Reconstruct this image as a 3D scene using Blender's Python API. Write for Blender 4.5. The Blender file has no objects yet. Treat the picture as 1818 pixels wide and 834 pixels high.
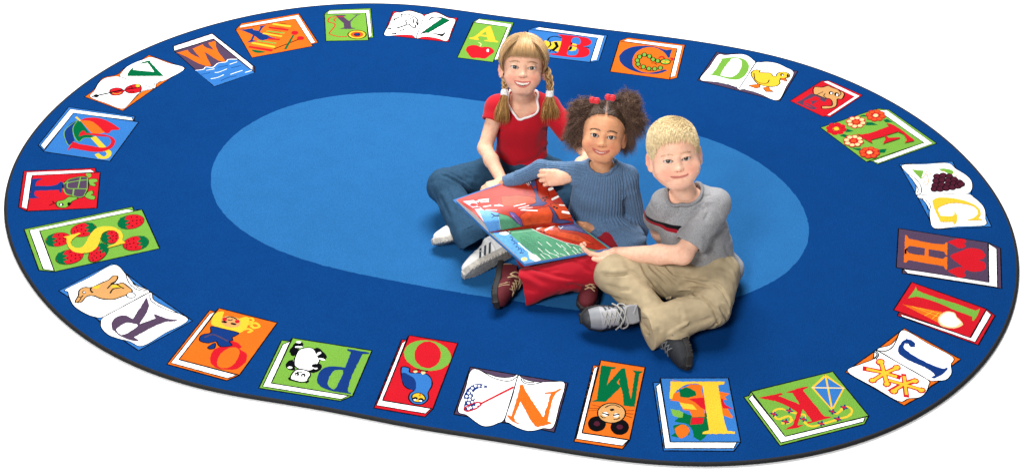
import bpy, math, random
import numpy as np
from mathutils import Vector, Matrix
rng = np.random.default_rng(7)
random.seed(7)
scn = bpy.context.scene
COL = scn.collection
# ------------------------------------------------------------------ camera
PW, PH, PF = 1818.0, 834.0, 2448.935      # photograph size and focal length in its pixels
AZ, EL, ROLL, DIST, TX, TY = 0.200626677, 0.659966172, 0.026648269, 4.73297018, 0.0881715864, -0.265595159
def _cam():
    # world frame: +Y runs away from the camera along the floor, +Z up, rug centre near the origin
    c, s = math.cos(AZ), math.sin(AZ)
    def toW(v): return np.array([c*v[0]+s*v[1], -s*v[0]+c*v[1], v[2]])
    d = np.array([math.cos(EL)*math.sin(AZ), -math.cos(EL)*math.cos(AZ), math.sin(EL)])
    C = np.array([TX, TY, 0.0]) + d*DIST
    fw = -d; r = np.cross(fw, [0, 0, 1.0]); r /= np.linalg.norm(r); u = np.cross(r, fw)
    cr, sr = math.cos(ROLL), math.sin(ROLL)
    return toW(C), toW(cr*r+sr*u), toW(-sr*r+cr*u), toW(fw)
CC, CR, CU, CF = _cam()
def ray(px, py):
    return (px-PW/2)/PF*CR - (py-PH/2)/PF*CU + CF
def PZ(px, py, z=0.0):
    D = ray(px, py); return CC + D*((z-CC[2])/D[2])
def PY(px, py, y):
    D = ray(px, py); return CC + D*((y-CC[1])/D[1])
def proj(P):
    q = np.asarray(P, float)-CC
    d = q@CF
    return np.stack([PW/2+PF*(q@CR)/d, PH/2-PF*(q@CU)/d], -1)
camd = bpy.data.cameras.new('camera'); cam = bpy.data.objects.new('camera', camd); COL.objects.link(cam)
camd.sensor_width = 36.0; camd.lens = PF/PW*36.0; camd.clip_end = 200; camd.clip_start = 0.05
M = Matrix.Identity(4)
for i, v in enumerate((CR, CU, -CF)):
    for j in range(3): M[j][i] = v[j]
for j in range(3): M[j][3] = CC[j]
cam.matrix_world = M
scn.camera = cam
# ------------------------------------------------------------------ helpers
def lin(c):
    c = np.asarray(c, float)/255.0
    return np.where(c <= .04045, c/12.92, ((c+.055)/1.055)**2.4)
def srgb(r, g, b, k=1.0):
    v = lin((r, g, b))*k
    return (float(v[0]), float(v[1]), float(v[2]), 1.0)
def setp(o, label=None, cat=None, group=None, kind=None):
    if label: o['label'] = label
    if cat: o['category'] = cat
    if group: o['group'] = group
    if kind: o['kind'] = kind
    return o
def empty(name, loc, label, cat, group=None):
    o = bpy.data.objects.new(name, None); COL.objects.link(o); o.location = loc; o.empty_display_size = .05
    return setp(o, label, cat, group)
def mesh_obj(name, V, F, mats, parent=None, mi=None, smooth=True, attrs=None):
    """one mesh object; V in world coordinates"""
    V = np.asarray(V, float)
    if parent is not None:
        base = np.array(parent_world(parent)); V = V-base
    me = bpy.data.meshes.new(name)
    if isinstance(F, np.ndarray):
        me.vertices.add(len(V)); me.vertices.foreach_set('co', V.astype(np.float32).ravel())
        n = F.shape[1]
        me.loops.add(F.size); me.loops.foreach_set('vertex_index', F.astype(np.int32).ravel())
        me.polygons.add(len(F)); me.polygons.foreach_set('loop_start', np.arange(0, F.size, n, dtype=np.int32))
        me.update(calc_edges=True); me.validate()
    else:
        me.from_pydata(V.tolist(), [], F); me.update()
    if not isinstance(mats, (list, tuple)): mats = [mats]
    for m in mats: me.materials.append(m)
    if mi is not None: me.polygons.foreach_set('material_index', np.asarray(mi, dtype=np.int32))
    if smooth: me.polygons.foreach_set('use_smooth', np.ones(len(me.polygons), dtype=bool))
    for k, v in (attrs or {}).items():
        v = np.asarray(v, np.float32)
        if v.ndim == 1:
            a = me.attributes.new(k, 'FLOAT', 'POINT'); a.data.foreach_set('value', v)
        elif v.shape[1] == 3:
            a = me.attributes.new(k, 'FLOAT_VECTOR', 'POINT'); a.data.foreach_set('vector', v.ravel())
        else:
            a = me.attributes.new(k, 'FLOAT_COLOR', 'POINT'); a.data.foreach_set('color', v.ravel())
    o = bpy.data.objects.new(name, me); COL.objects.link(o)
    if parent is not None: o.parent = parent
    return o
def parent_world(p):
    l = Vector((0, 0, 0))
    while p is not None:
        l += p.location; p = p.parent
    return l
def material(name, color=(.5, .5, .5, 1), rough=.8, spec=.3, noise=None, bump=None, attr=None, sss=0, sheen=0, coat=0, extra=None):
    """procedural principled material; noise=(scale, amount), bump=(scale, strength, distance)"""
    m = bpy.data.materials.new(name); m.use_nodes = True
    nt = m.node_tree; N = nt.nodes; L = nt.links
    b = N['Principled BSDF']
    b.inputs['Roughness'].default_value = rough
    b.inputs['Specular IOR Level'].default_value = spec
    b.inputs['Base Color'].default_value = color
    if sss:
        b.inputs['Subsurface Weight'].default_value = sss
        b.inputs['Subsurface Radius'].default_value = (1.0, .35, .2)
        b.inputs['Subsurface Scale'].default_value = .006
    if sheen:
        b.inputs['Sheen Weight'].default_value = sheen; b.inputs['Sheen Roughness'].default_value = .5
    if coat:
        b.inputs['Coat Weight'].default_value = coat; b.inputs['Coat Roughness'].default_value = .08
    tc = N.new('ShaderNodeTexCoord')
    src = None
    if attr:
        a = N.new('ShaderNodeAttribute'); a.attribute_name = attr; src = a.outputs['Color']
    if noise:
        sc, am = noise[:2]
        n = N.new('ShaderNodeTexNoise'); n.inputs['Scale'].default_value = sc; n.inputs['Detail'].default_value = 3
        L.new(tc.outputs['Object'], n.inputs['Vector'])
        mr = N.new('ShaderNodeMapRange'); mr.inputs['From Min'].default_value = .3; mr.inputs['From Max'].default_value = .7
        mr.inputs['To Min'].default_value = 1-am; mr.inputs['To Max'].default_value = 1+am
        L.new(n.outputs['Fac'], mr.inputs['Value'])
        mx = N.new('ShaderNodeMix'); mx.data_type = 'RGBA'; mx.blend_type = 'MULTIPLY'; mx.inputs['Factor'].default_value = 1
        if src is not None: L.new(src, mx.inputs['A'])
        else: mx.inputs['A'].default_value = color
        L.new(mr.outputs['Result'], mx.inputs['B'])
        src = mx.outputs['Result']
    if src is not None: L.new(src, b.inputs['Base Color'])
    if bump:
        n = N.new('ShaderNodeTexNoise'); n.inputs['Scale'].default_value = bump[0]; n.inputs['Detail'].default_value = 2
        L.new(tc.outputs['Object'], n.inputs['Vector'])
        bp = N.new('ShaderNodeBump'); bp.inputs['Strength'].default_value = bump[1]; bp.inputs['Distance'].default_value = bump[2]
        L.new(n.outputs['Fac'], bp.inputs['Height']); L.new(bp.outputs['Normal'], b.inputs['Normal'])
    if extra: extra(nt, b, tc)
    return m
def resample_closed(P, step):
    P = np.asarray(P, float); Q = np.roll(P, -1, 0); out = []
    for a, b in zip(P, Q):
        n = max(1, int(round(np.linalg.norm(b-a)/step)))
        out.append(a+(b-a)*(np.arange(n)/n)[:, None])
    return np.concatenate(out)
def catmull(P, closed=True, n=6):
    P = np.asarray(P, float); k = len(P); out = []
    rngk = range(k) if closed else range(k-1)
    for i in rngk:
        if closed: a, b, c, d = P[(i-1) % k], P[i], P[(i+1) % k], P[(i+2) % k]
        else: a, b, c, d = P[max(i-1, 0)], P[i], P[i+1], P[min(i+2, k-1)]
        for t in np.arange(n)/n:
            out.append(.5*((2*b)+(c-a)*t+(2*a-5*b+4*c-d)*t*t+(3*b-a-3*c+d)*t**3))
    if not closed: out.append(P[-1])
    return np.array(out)
# ------------------------------------------------------------------ floor
RUGT = 0.011
floor_mat = material('white_paper', (.93, .93, .93, 1), .9, .1)
S = 30.0
fl = mesh_obj('floor', [(-S, -S, 0), (S, -S, 0), (S, S, 0), (-S, S, 0)], [(0, 1, 2, 3)], floor_mat, smooth=False)
setp(fl, 'plain white seamless studio floor around the rug', 'floor', kind='structure')
# ------------------------------------------------------------------ rug
RUG_OUT = [(8,382),(9.7,357),(11,331),(19.5,303),(33.4,275),(55.6,240.4),(83.4,208.4),(121,170),(161.7,141.5),(203.5,115.5),(245,93),(287,75.3),(328.6,60),(370.4,47.5),(420,34.5),(486,21),(572,11),(643,7.5),(715,9),(800,17.5),(860,26),(948,37.5),(1097,56.5),(1220,72),(1246,76),(1325,90),(1400,107.3),(1455.7,124.8),(1511,147),(1567,173.5),(1622.7,205.5),(1660,233),(1701,267.5),(1729.3,296.8),(1757,330),(1776.6,360.7),(1791.9,391.3),(1801,424.7),(1810,478),(1807.6,507),(1802.3,538),(1788.4,580),(1767.6,618),(1739.7,653),(1705,689.6),(1656,724.5),(1618,747),(1581.6,763.4),(1505,791.4),(1441,808),(1377.6,818.2),(1313.8,824),(1250,826),(1123,820),(1040,808),(935,791),(770,765),(605,734),(440,705),(390,696),(340,686),(290.5,668.4),(234.8,647.5),(179,619.7),(137.4,590.5),(95.7,555.7),(67.8,525),(53,503),(36.2,476.3),(20.9,445.7),(10.6,412.3)]
RUG_IN = [(376,314),(380,282),(410,248),(460,210),(560,177),(680,164),(800,173),(930,190),(1100,214),(1243,242),(1304,265),(1367,303),(1409,345),(1434,385),(1437,420),(1420,455),(1385,490),(1340,516),(1290,533),(1200,550),(1090,556),(980,544),(866,527),(740,506),(620,482),(520,454),(441,417),(399,381),(381,350)]
def world_outline(pts, z, K):
    """floor outline of a traced edge, smoothed with a low Fourier series in polar form about its centre"""
    P = np.array([PZ(x, y, z)[:2] for x, y in catmull(pts, True, 8)])
    c = (P.max(0)+P.min(0))/2
    ang = np.arctan2(P[:, 1]-c[1], P[:, 0]-c[0]); r = np.hypot(*(P-c).T)
    A = [np.ones_like(ang)]
    for k in range(1, K+1): A += [np.cos(k*ang), np.sin(k*ang)]
    sol = np.linalg.lstsq(np.array(A).T, r, rcond=None)[0]
    t = np.linspace(-math.pi, math.pi, 480, endpoint=False)
    B = [np.ones_like(t)]
    for k in range(1, K+1): B += [np.cos(k*t), np.sin(k*t)]
    R = np.array(B).T@sol
    return c, np.stack([c[0]+R*np.cos(t), c[1]+R*np.sin(t)], 1)
def carpet_extra(nt, b, tc):
    N, L = nt.nodes, nt.links
    # tufted pile: fine loops for the bump, soft large mottling for colour
    v = N.new('ShaderNodeTexVoronoi'); v.inputs['Scale'].default_value = 260
    L.new(tc.outputs['Object'], v.inputs['Vector'])
    # faint wear and pile-direction patches over metres
    src = b.inputs['Base Color'].links[0].from_socket
    for sc_, am in ((2.2, .035), (14, .03)):
        n = N.new('ShaderNodeTexNoise'); n.inputs['Scale'].default_value = sc_; n.inputs['Detail'].default_value = 4
        L.new(tc.outputs['Object'], n.inputs['Vector'])
        mr = N.new('ShaderNodeMapRange'); mr.inputs['From Min'].default_value = .3; mr.inputs['From Max'].default_value = .7
        mr.inputs['To Min'].default_value = 1-am; mr.inputs['To Max'].default_value = 1+am; L.new(n.outputs['Fac'], mr.inputs['Value'])
        mx = N.new('ShaderNodeMix'); mx.data_type = 'RGBA'; mx.blend_type = 'MULTIPLY'; mx.inputs['Factor'].default_value = 1
        L.new(src, mx.inputs['A']); L.new(mr.outputs['Result'], mx.inputs['B']); src = mx.outputs['Result']
    L.new(src, b.inputs['Base Color'])
    bp = N.new('ShaderNodeBump'); bp.inputs['Strength'].default_value = .55; bp.inputs['Distance'].default_value = .0025; bp.invert = True
    L.new(v.outputs['Distance'], bp.inputs['Height']); L.new(bp.outputs['Normal'], b.inputs['Normal'])
CARPET = {}
def carpet(key, rgb, k=.92, nz=.22):
    if key not in CARPET:
        CARPET[key] = material('carpet_'+key, srgb(*rgb, k), .95, .03, noise=(420, nz), extra=carpet_extra)
    return CARPET[key]
PAL = dict(g=('green', (126, 182, 70)), o=('orange', (243, 116, 33)), r=('red', (217, 30, 44)), p=('purple', (88, 68, 94)),
           b=('sky_blue', (58, 126, 203)), n=('navy', (22, 58, 128)), y=('yellow', (255, 205, 58)), w=('white', (255, 255, 255)),
           k=('black', (12, 13, 18)), d=('dark_green', (0, 108, 62)), t=('tan', (226, 168, 104)), u=('field_blue', (13, 74, 146)),
           i=('inner_blue', (52, 128, 198)), m=('plum', (84, 30, 48)), e=('beige', (250, 222, 160)), c=('coral', (236, 88, 40)))
KAL = dict(u=.54, i=.53, n=.7, w=.93)
def pal(k): return carpet(*PAL[k], k=KAL.get(k, .68))
rc, R_out = world_outline(RUG_OUT, RUGT*.5, 17)
_, R_in = world_outline(RUG_IN, RUGT, 9)
rug = empty('alphabet_rug', (rc[0], rc[1], 0), 'large oval blue classroom rug with an alphabet of picture books around its border', 'rug')
# pile field: top sheet, sloping at the edge
ins = rc+(R_out-rc)*(1-.005)
n = len(ins)
Vf = [(p[0], p[1], RUGT) for p in ins]
o = mesh_obj('pile_field', Vf, [tuple(range(n))], pal('u'), rug, smooth=False)
# bound edge: a rolled black strip round the outline
Vb, Fb = [], []
prof = [(0, .0002), (.0030, .003), (.0034, .0065), (.0020, .0098), (-.002, .0116), (-.0070, .0118), (-.0080, .0105)]
T = np.roll(R_out, -1, 0)-np.roll(R_out, 1, 0); T /= np.linalg.norm(T, axis=1)[:, None]; Nn = np.stack([T[:, 1], -T[:, 0]], 1)
for q, z in prof:
    w = 1+.12*np.sin(np.arange(n)*1.9)
    P = R_out+Nn*(q-.003); Vb += [(p[0], p[1], z*(1 if z < .009 else ww*.04+.96)) for p, ww in zip(P, w)]
for a in range(len(prof)-1):
    for i in range(n):
        j = (i+1) % n
        Fb.append((a*n+i, a*n+j, (a+1)*n+j, (a+1)*n+i))
o = mesh_obj('bound_edge', Vb, Fb, material('black_binding', srgb(14, 15, 18), .7, .3, noise=(300, .3), bump=(500, .6, .002)), rug)
# tufted shapes in flat layers
LAY = .00004
class Tuft:
    def __init__(s): s.V = []; s.F = []; s.mi = []; s.mats = []; s.z = RUGT+.0004
    def mat(s, k):
        m = pal(k)
        if m not in s.mats: s.mats.append(m)
        return s.mats.index(m)
    def face(s, P2, k, jit=.0006, step=.006):
        P = resample_closed(P2, step)
        P = P+rng.normal(0, jit, P.shape)
        x, y = P[:, 0], P[:, 1]
        if np.sum(x*np.roll(y, -1)-y*np.roll(x, -1)) < 0: P = P[::-1]
        b = len(s.V); s.V += [(p[0], p[1], s.z) for p in P]; s.F.append(tuple(range(b, b+len(P)))); s.mi.append(s.mat(k))
    def strip(s, P, w, k, closed=False):
        P = resample_closed(P, .006) if closed else np.array(P)
        if len(P) < 2: return
        if closed: T = np.roll(P, -1, 0)-np.roll(P, 1, 0)
        else: T = np.gradient(P, axis=0)
        T /= (np.linalg.norm(T, axis=1)[:, None]+1e-9); Nn = np.stack([-T[:, 1], T[:, 0]], 1)
        ww = w*(1+rng.normal(0, .12, len(P)))[:, None]
        if not closed: P = P.copy(); P[0] -= T[0]*w*.4; P[-1] += T[-1]*w*.4
        A = P-Nn*ww/2; B = P+Nn*ww/2; b = len(s.V); m = len(P)
        s.V += [(p[0], p[1], s.z) for p in A]+[(p[0], p[1], s.z) for p in B]
        for i in range(m if closed else m-1):
            j = (i+1) % m
            s.F.append((b+i, b+j, b+m+j, b+m+i)); s.mi.append(s.mat(k))
def nums(t): return np.array([float(v) for v in t.replace(',', ' ').split()]).reshape(-1, 2)
def smart(P, n=4):
    """closed outline: gentle bends become curves, sharp corners stay"""
    P = np.asarray(P, float); k = len(P); out = []
    A = P-np.roll(P, 1, 0); B = np.roll(P, -1, 0)-P
    la, lb = np.linalg.norm(A, axis=1)+1e-9, np.linalg.norm(B, axis=1)+1e-9
    bend = np.degrees(np.arccos(np.clip((A*B).sum(1)/la/lb, -1, 1)))
    soft = bend < 42
    tan = A/la[:, None]+B/lb[:, None]; tan /= (np.linalg.norm(tan, axis=1)[:, None]+1e-9)
    for i in range(k):
        j = (i+1) % k; L = lb[i]; d = B[i]/L
        t0 = (tan[i] if soft[i] else d)*L; t1 = (tan[j] if soft[j] else d)*L
        if not soft[i] and not soft[j]: out.append(P[i]); continue
        for t in np.arange(n)/n:
            out.append((2*t**3-3*t*t+1)*P[i]+(t**3-2*t*t+t)*t0+(3*t*t-2*t**3)*P[j]+(t**3-t*t)*t1)
    return np.array(out)
def ell(v, m=28):
    cx, cy, rx, ry = v[:4]; r = math.radians(v[4]) if len(v) > 4 else 0
    t = np.linspace(0, 2*math.pi, m, endpoint=False); x = rx*np.cos(t); y = ry*np.sin(t)
    return np.stack([cx+x*math.cos(r)-y*math.sin(r), cy+x*math.sin(r)+y*math.cos(r)], 1)
OUTW = .0040
BOLD = 1.35
def book(label, win, shapes):
    x0, y0, s = win
    tf = Tuft()
    g = lambda P: np.array([PZ(x0+x/s, y0+y/s, RUGT)[:2] for x, y in P])
    pxm = 2448.9/4.7
    for sh in shapes:
        kind, k, d = sh[:3]
        tf.z += LAY
        if kind in 'PQ':
            P = nums(d); P = g(smart(P) if len(P) > 9 else P)
        elif kind in 'CD': P = g(catmull(nums(d), True, 5))
        elif kind in 'EF': P = g(ell([float(v) for v in d.split()]))
        if kind in 'LS':
            P = nums(d); P = catmull(P, False, 5) if kind == 'S' else P
            P = g(P)
            tf.strip(P, sh[3]/s/pxm*BOLD, k)
            continue
        if kind in 'QDF':
            tf.face(P, k)
            tf.z += LAY
            tf.strip(P, (sh[3] if len(sh) > 3 else 1)*OUTW, 'k', True)
        else: tf.face(P, k)
    o = mesh_obj('printed_book', tf.V, tf.F, tf.mats, rug, mi=tf.mi, smooth=False)
    o['label'] = label
    return o
inner = Tuft(); inner.z = RUGT+.0003
inner.face(R_in, 'i', .0008, .010)
mesh_obj('centre_oval', inner.V, inner.F, inner.mats, rug, mi=inner.mi, smooth=False)
book('green printed book with a yellow letter A above a red apple', (800, 26, 9.267), [
 ('Q','g','370,130 465,70 1040,138 785,755 715,750 110,712'),
 ('Q','w','400,132 462,85 1003,168 775,728 732,748 700,720 930,205',.6),
 ('Q','g','378,136 938,208 698,788 108,712'),
 ('P','y','605,205 655,192 740,430 785,445 780,465 558,440 558,425 612,425 598,372 472,360 440,393 468,405 462,425 308,405 308,385 362,380'),
 ('P','g','578,282 598,342 500,334'),
 ('C','r','250,580 290,525 360,508 430,512 500,540 570,535 650,545 708,590 705,630 640,680 570,728 500,725 430,715 350,718 290,650'),
 ('S','e','465,465 502,492 485,530',14),('E','w','612 597 18 26')])
book('sky blue printed book with a red letter B over a striped bee', (930, 40, 10.425), [
 ('Q','b','100,135 245,85 1545,245 1395,712 1225,742 -60,590'),
 ('Q','w','205,128 280,96 1485,258 1350,695 1240,715 1365,290',.6),
 ('Q','b','85,135 1370,290 1225,742 -60,590'),
 ('C','y','360,400 400,335 480,370 560,355 690,355 950,390 985,470 900,535 640,545 480,500 380,480'),
 ('L','k','480,350 500,420 450,470',26),('L','k','590,380 620,450 540,520',58),
 ('S','k','440,340 480,285 570,262 700,290',24),('L','k','880,390 1000,410',26),('L','k','900,450 840,520',40),('S','k','480,550 520,500 600,570',16),
 ('P','r','640,225 1080,275 1190,300 1250,350 1245,400 1170,440 1090,450 1190,490 1225,550 1200,610 1120,645 960,655 490,600 490,580 600,580 640,540 710,280 640,240'),
 ('C','b','900,300 990,285 1050,330 1040,400 980,415 885,375'),
 ('P','y','890,390 970,405 975,440 885,430'),('P','k','875,378 900,392 885,425 862,390'),
 ('C','b','850,450 960,460 1010,530 960,610 810,610 815,540'),('P','y','840,445 985,465 960,520 880,540 815,520'),('P','k','850,450 900,455 880,510 815,530'),
 ('P','k','1070,455 1215,468 1210,485')])
book('orange printed book with a navy letter C around a green caterpillar', (1070, 60, 9.27), [
 ('Q','o','275,120 415,70 1355,190 1225,728 1105,758 120,628'),
 ('Q','w','345,125 405,98 1312,208 1195,698 1115,715 1222,245',.6),
 ('Q','o','275,128 1228,248 1100,758 122,628'),
 ('P','n','1140,262 1100,400 1070,400 1030,330 930,260 820,225 700,235 590,280 515,360 490,450 510,550 590,610 700,645 830,640 940,615 1030,595 1062,612 980,645 860,665 740,660 600,645 440,590 330,520 275,440 270,370 330,300 430,240 560,210 700,203 840,215 950,245 1050,272'),
 ('P','o','830,232 920,262 1020,340 1060,400 1100,405 1080,590 1030,592 930,612 820,632 700,632 600,600 525,545 503,450 525,365 600,285 700,243'),
 ]+[('F','g',f'{x} {y} 38 34',1) for x,y in ((950,567),(855,583),(758,580),(668,550),(583,508),(570,445),(607,385),(685,352),(768,378),(828,430),(905,455))]+[
 ('F','g','1032 468 82 44',1),('E','y','995 468 30 18'),('E','y','1068 474 28 18'),('L','k','975,462 1015,470',10),('L','k','1055,475 1090,478',10),
 ('S','r','930,400 965,385 990,385 1010,410',24),('S','r','1120,410 1160,420 1130,445',24),
 ('L','k','560,545 600,575 640,590',10),('L','k','800,490 850,490 890,515',10),('L','k','700,600 800,620 850,620',8)])
book('open printed book with a green letter D facing a yellow duckling', (1230, 85, 8.34), [
 ('Q','p','355,65 480,92 700,95 930,215 1100,210 1400,330 1555,350 1285,795 680,640 70,485'),
 ('D','w','370,110 480,112 600,100 730,98 820,125 890,180 925,235 830,390 685,610 650,590 560,560 430,530 280,505 105,468 240,290',.8),
 ('D','w','925,235 1010,218 1110,212 1250,235 1370,290 1495,375 1390,570 1260,780 1000,690 880,650 750,620 685,612 800,430',.8),
 ('L','k','925,240 685,610',8),
 ('P','g','350,178 480,155 600,145 720,160 790,195 830,260 825,330 785,400 730,450 660,475 570,475 480,455 400,432 300,410 180,408 180,398 270,395 300,370 430,178'),
 ('P','w','570,168 680,170 720,200 725,250 690,340 640,400 570,435 490,432 410,415 420,380'),
 ('S','k','280,495 430,495 560,520 630,560 655,610',8),('S','k','330,510 480,530 580,570 620,610',8),('S','k','720,605 770,590 860,595 960,650',8),('S','k','740,625 820,612 900,645',8),
 ('D','y','860,390 890,345 950,330 1000,345 985,365 1080,372 1150,380 1195,425 1235,420 1250,385 1310,362 1380,368 1430,400 1425,440 1380,450 1290,480 1290,530 1240,570 1150,580 1020,560 940,520 880,440',1.1),
 ('S','k','905,380 920,470 980,520 1060,535 1110,520 1130,480',12),('Q','o','1290,455 1380,460 1395,505 1310,480',.8),
 ('Q','o','820,560 990,540 995,590 930,605',.8),('Q','o','1040,600 1120,575 1140,620 1200,655 1080,655',.8),('E','k','1320 405 28 20'),('E','k','1405 420 16 26'),('E','w','1328 412 14 8')])
book('small red printed book with a purple letter E and a tan elephant head', (1390, 135, 10.427), [
 ('Q','r','710,98 850,88 1475,360 870,765 790,745 740,755 130,465',.8),
 ('Q','w','750,110 830,98 1420,375 870,735 815,728 1325,385',.5),
 ('P','r','720,105 760,125 1318,385 805,725 735,745 150,465'),
 ('P','p','480,300 560,340 640,365 830,420 760,490 700,450 560,400 400,490 470,520 640,600 560,625 380,550 230,490 300,470 460,370 520,330'),
 ('P','p','490,450 540,470 640,455 580,500 530,540 540,490'),
 ('P','r','600,375 700,420 640,470 530,440 420,490 400,500 560,600 480,570 380,535 390,470'),
 ('P','p','490,450 560,470 650,455 590,500 530,540 540,490'),
 ('D','t','560,250 600,205 720,215 830,185 900,215 1000,250 1070,290 1120,310 1135,360 1085,435 1010,430 1000,500 985,560 900,600 740,610 715,570 780,560 900,555 910,480 860,425 780,415 640,360 570,335',1.1),
 ('S','k','630,350 740,300',14),('S','k','780,330 755,375 800,410',14),('S','k','1030,270 1075,330 1020,385',14),
 ('E','k','890 320 42 30'),('E','k','990 345 40 36'),('E','w','895 325 20 20'),('E','w','1000 355 18 22')])
def flower(cx, cy, a, b, w, c1, c2, kp='k'):
    r = []
    for i in range(8):
        t = 2*math.pi*i/8+.2
        r.append(('E','r',f'{cx+a*.72*math.cos(t)} {cy+b*.72*math.sin(t)} {a*.36} {b*.36}'))
    for i in range(8):
        t = 2*math.pi*i/8+.2
        r.append(('E',c1,f'{cx+a*.72*math.cos(t)} {cy+b*.72*math.sin(t)} {a*.25} {b*.25}'))
    r.append(('E','r',f'{cx} {cy} {a*.36} {b*.38}')); r.append(('E',c2,f'{cx} {cy} {a*.28} {b*.3}'))
    return r
book('green printed book with a red letter F and five daisies', (1440, 180, 6.948), [
 ('Q','g','800,98 835,92 960,105 1550,520 820,778 750,738 680,748 115,325'),
 ('Q','w','835,118 930,108 1500,520 830,762 765,738 1390,512',.7),
 ('Q','g','800,98 1392,512 680,748 115,325',.9),
 ('P','d','350,425 400,405 470,430 450,460'),('P','d','410,330 530,370 430,385'),('P','d','580,195 650,165 690,190'),('P','d','670,260 740,260 830,295 680,300'),
 ('P','d','890,230 940,220 1010,260 920,260'),('P','d','505,580 600,580 640,600 600,620'),('P','d','770,600 930,590 910,635 830,640'),
 ]+flower(310,342,120,72,1,'r','y')+flower(553,262,120,72,1,'e','c')+flower(795,182,118,68,1,'c','e')+flower(522,497,122,72,1,'e','c')+flower(718,642,122,68,1,'c','e')+[
 ('P','r','555,405 620,420 960,320 925,275 1025,310 1270,490 1250,500 1140,525 1180,490 1150,430 1070,385 920,430 950,460 1090,455 1100,465 880,535 915,480 900,440 740,485 755,530 640,465')])
book('open sky blue printed book with purple grapes beside a yellow letter G', (1590, 280, 6.417), [
 ('Q','b','40,75 650,45 690,130 870,330 860,420 1010,600 1095,785 445,815 240,430'),
 ('D','w','75,85 330,75 590,62 690,130 790,190 855,250 875,310 865,370 810,410 560,420 250,430 235,330 190,250 130,180',.8),
 ('D','w','250,432 540,418 810,410 900,460 980,530 1020,600 1025,690 1015,770 720,785 445,805 390,690 380,590 330,500',.8),
 ('S','k','130,180 210,230 270,290 295,360 285,410 250,420',8),('S','k','215,290 255,350 250,400',8),('S','k','280,460 350,490 395,550 380,640 385,690',8),('S','k','300,470 350,530 365,590',8),
 ('P','g','185,135 320,150 290,250'),('C','g','490,130 590,130 655,155 640,190 560,165'),
 ('S','t','320,130 350,120 450,155 560,155',8),('S','t','330,185 395,190 370,155 335,175',8),('S','t','300,240 350,190 375,270 350,310 310,290 350,270',8),('S','t','650,185 690,195 685,225',8),
 ]+[('F','m',f'{x} {y} 40 30',.8) for x,y in ((470,215),(540,205),(610,215),(460,265),(530,255),(600,262),(665,250),(450,320),(520,312),(590,315),(660,300),(725,285),(440,360),(505,360),(575,350),(645,340),(710,325),(745,305))]+[
 ('P','y','415,490 470,462 560,458 680,470 800,500 900,545 960,600 970,650 940,690 985,708 985,716 805,718 900,680 935,640 920,590 870,555 770,530 680,520 570,535 490,570 480,600 510,665 640,668 670,655 665,615 690,640 700,670 690,740 660,768 650,735 510,735 430,560')])
book('purple printed book with an orange letter H and three red hearts', (1580, 395, 6.952), [
 ('Q','p','105,72 1210,248 1365,318 1380,815 150,625 155,568 78,555'),
 ('Q','w','165,575 1215,720 1218,262 1318,325 1328,798 215,625',.9),
 ('Q','p','105,72 1210,248 1222,738 78,555'),
 ('P','o','185,155 210,160 230,200 650,270 680,265 690,245 708,250 708,410 690,400 670,360 480,330 480,415 650,450 690,420 708,430 703,585 690,580 660,540 230,465 195,495 170,490 180,330 200,325 235,290 430,320 425,405 240,375 205,340 205,385 180,390'),
 ('P','p','215,310 245,288 430,318 425,408 240,380 210,355'),('P','p','480,328 660,360 690,405 650,445 478,415'),
 ('C','r','715,245 780,215 850,200 920,210 940,240 915,262 940,290 900,315 840,315 790,285'),
 ('C','r','745,418 850,365 960,318 1080,325 1150,360 1175,410 1150,450 1095,465 1160,490 1185,545 1150,590 1060,608 950,590 860,520'),
 ('C','r','715,600 780,570 850,548 920,570 935,600 915,620 935,655 900,680 840,675 790,645')])
book('red printed book with a long green letter I and an ice cream cone', (1570, 490, 6.414), [
 ('Q','r','310,68 1165,375 1262,450 1070,785 150,450 168,408 105,385'),
 ('Q','w','170,428 985,700 1160,388 1218,440 1035,752 205,462',.9),
 ('Q','r','310,68 1165,375 978,702 105,385'),
 ('P','g','360,118 372,165 560,235 820,315 1040,395 1090,372 1050,465 1015,510 1000,505 1000,460 820,395 560,285 400,240 350,235 270,252 320,190'),
 ('P','o','205,320 660,410 610,530'),('L','y','320,345 630,470',5),('L','y','400,365 640,430',5),('L','y','460,450 560,400',5),('L','y','540,490 620,420',5),
 ('C','e','610,490 650,430 720,400 800,420 830,470 880,520 890,560 800,595 720,590 640,560'),('C','w','630,490 670,440 730,415 790,430 820,480 865,530 800,575 720,570 650,540')])
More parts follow.
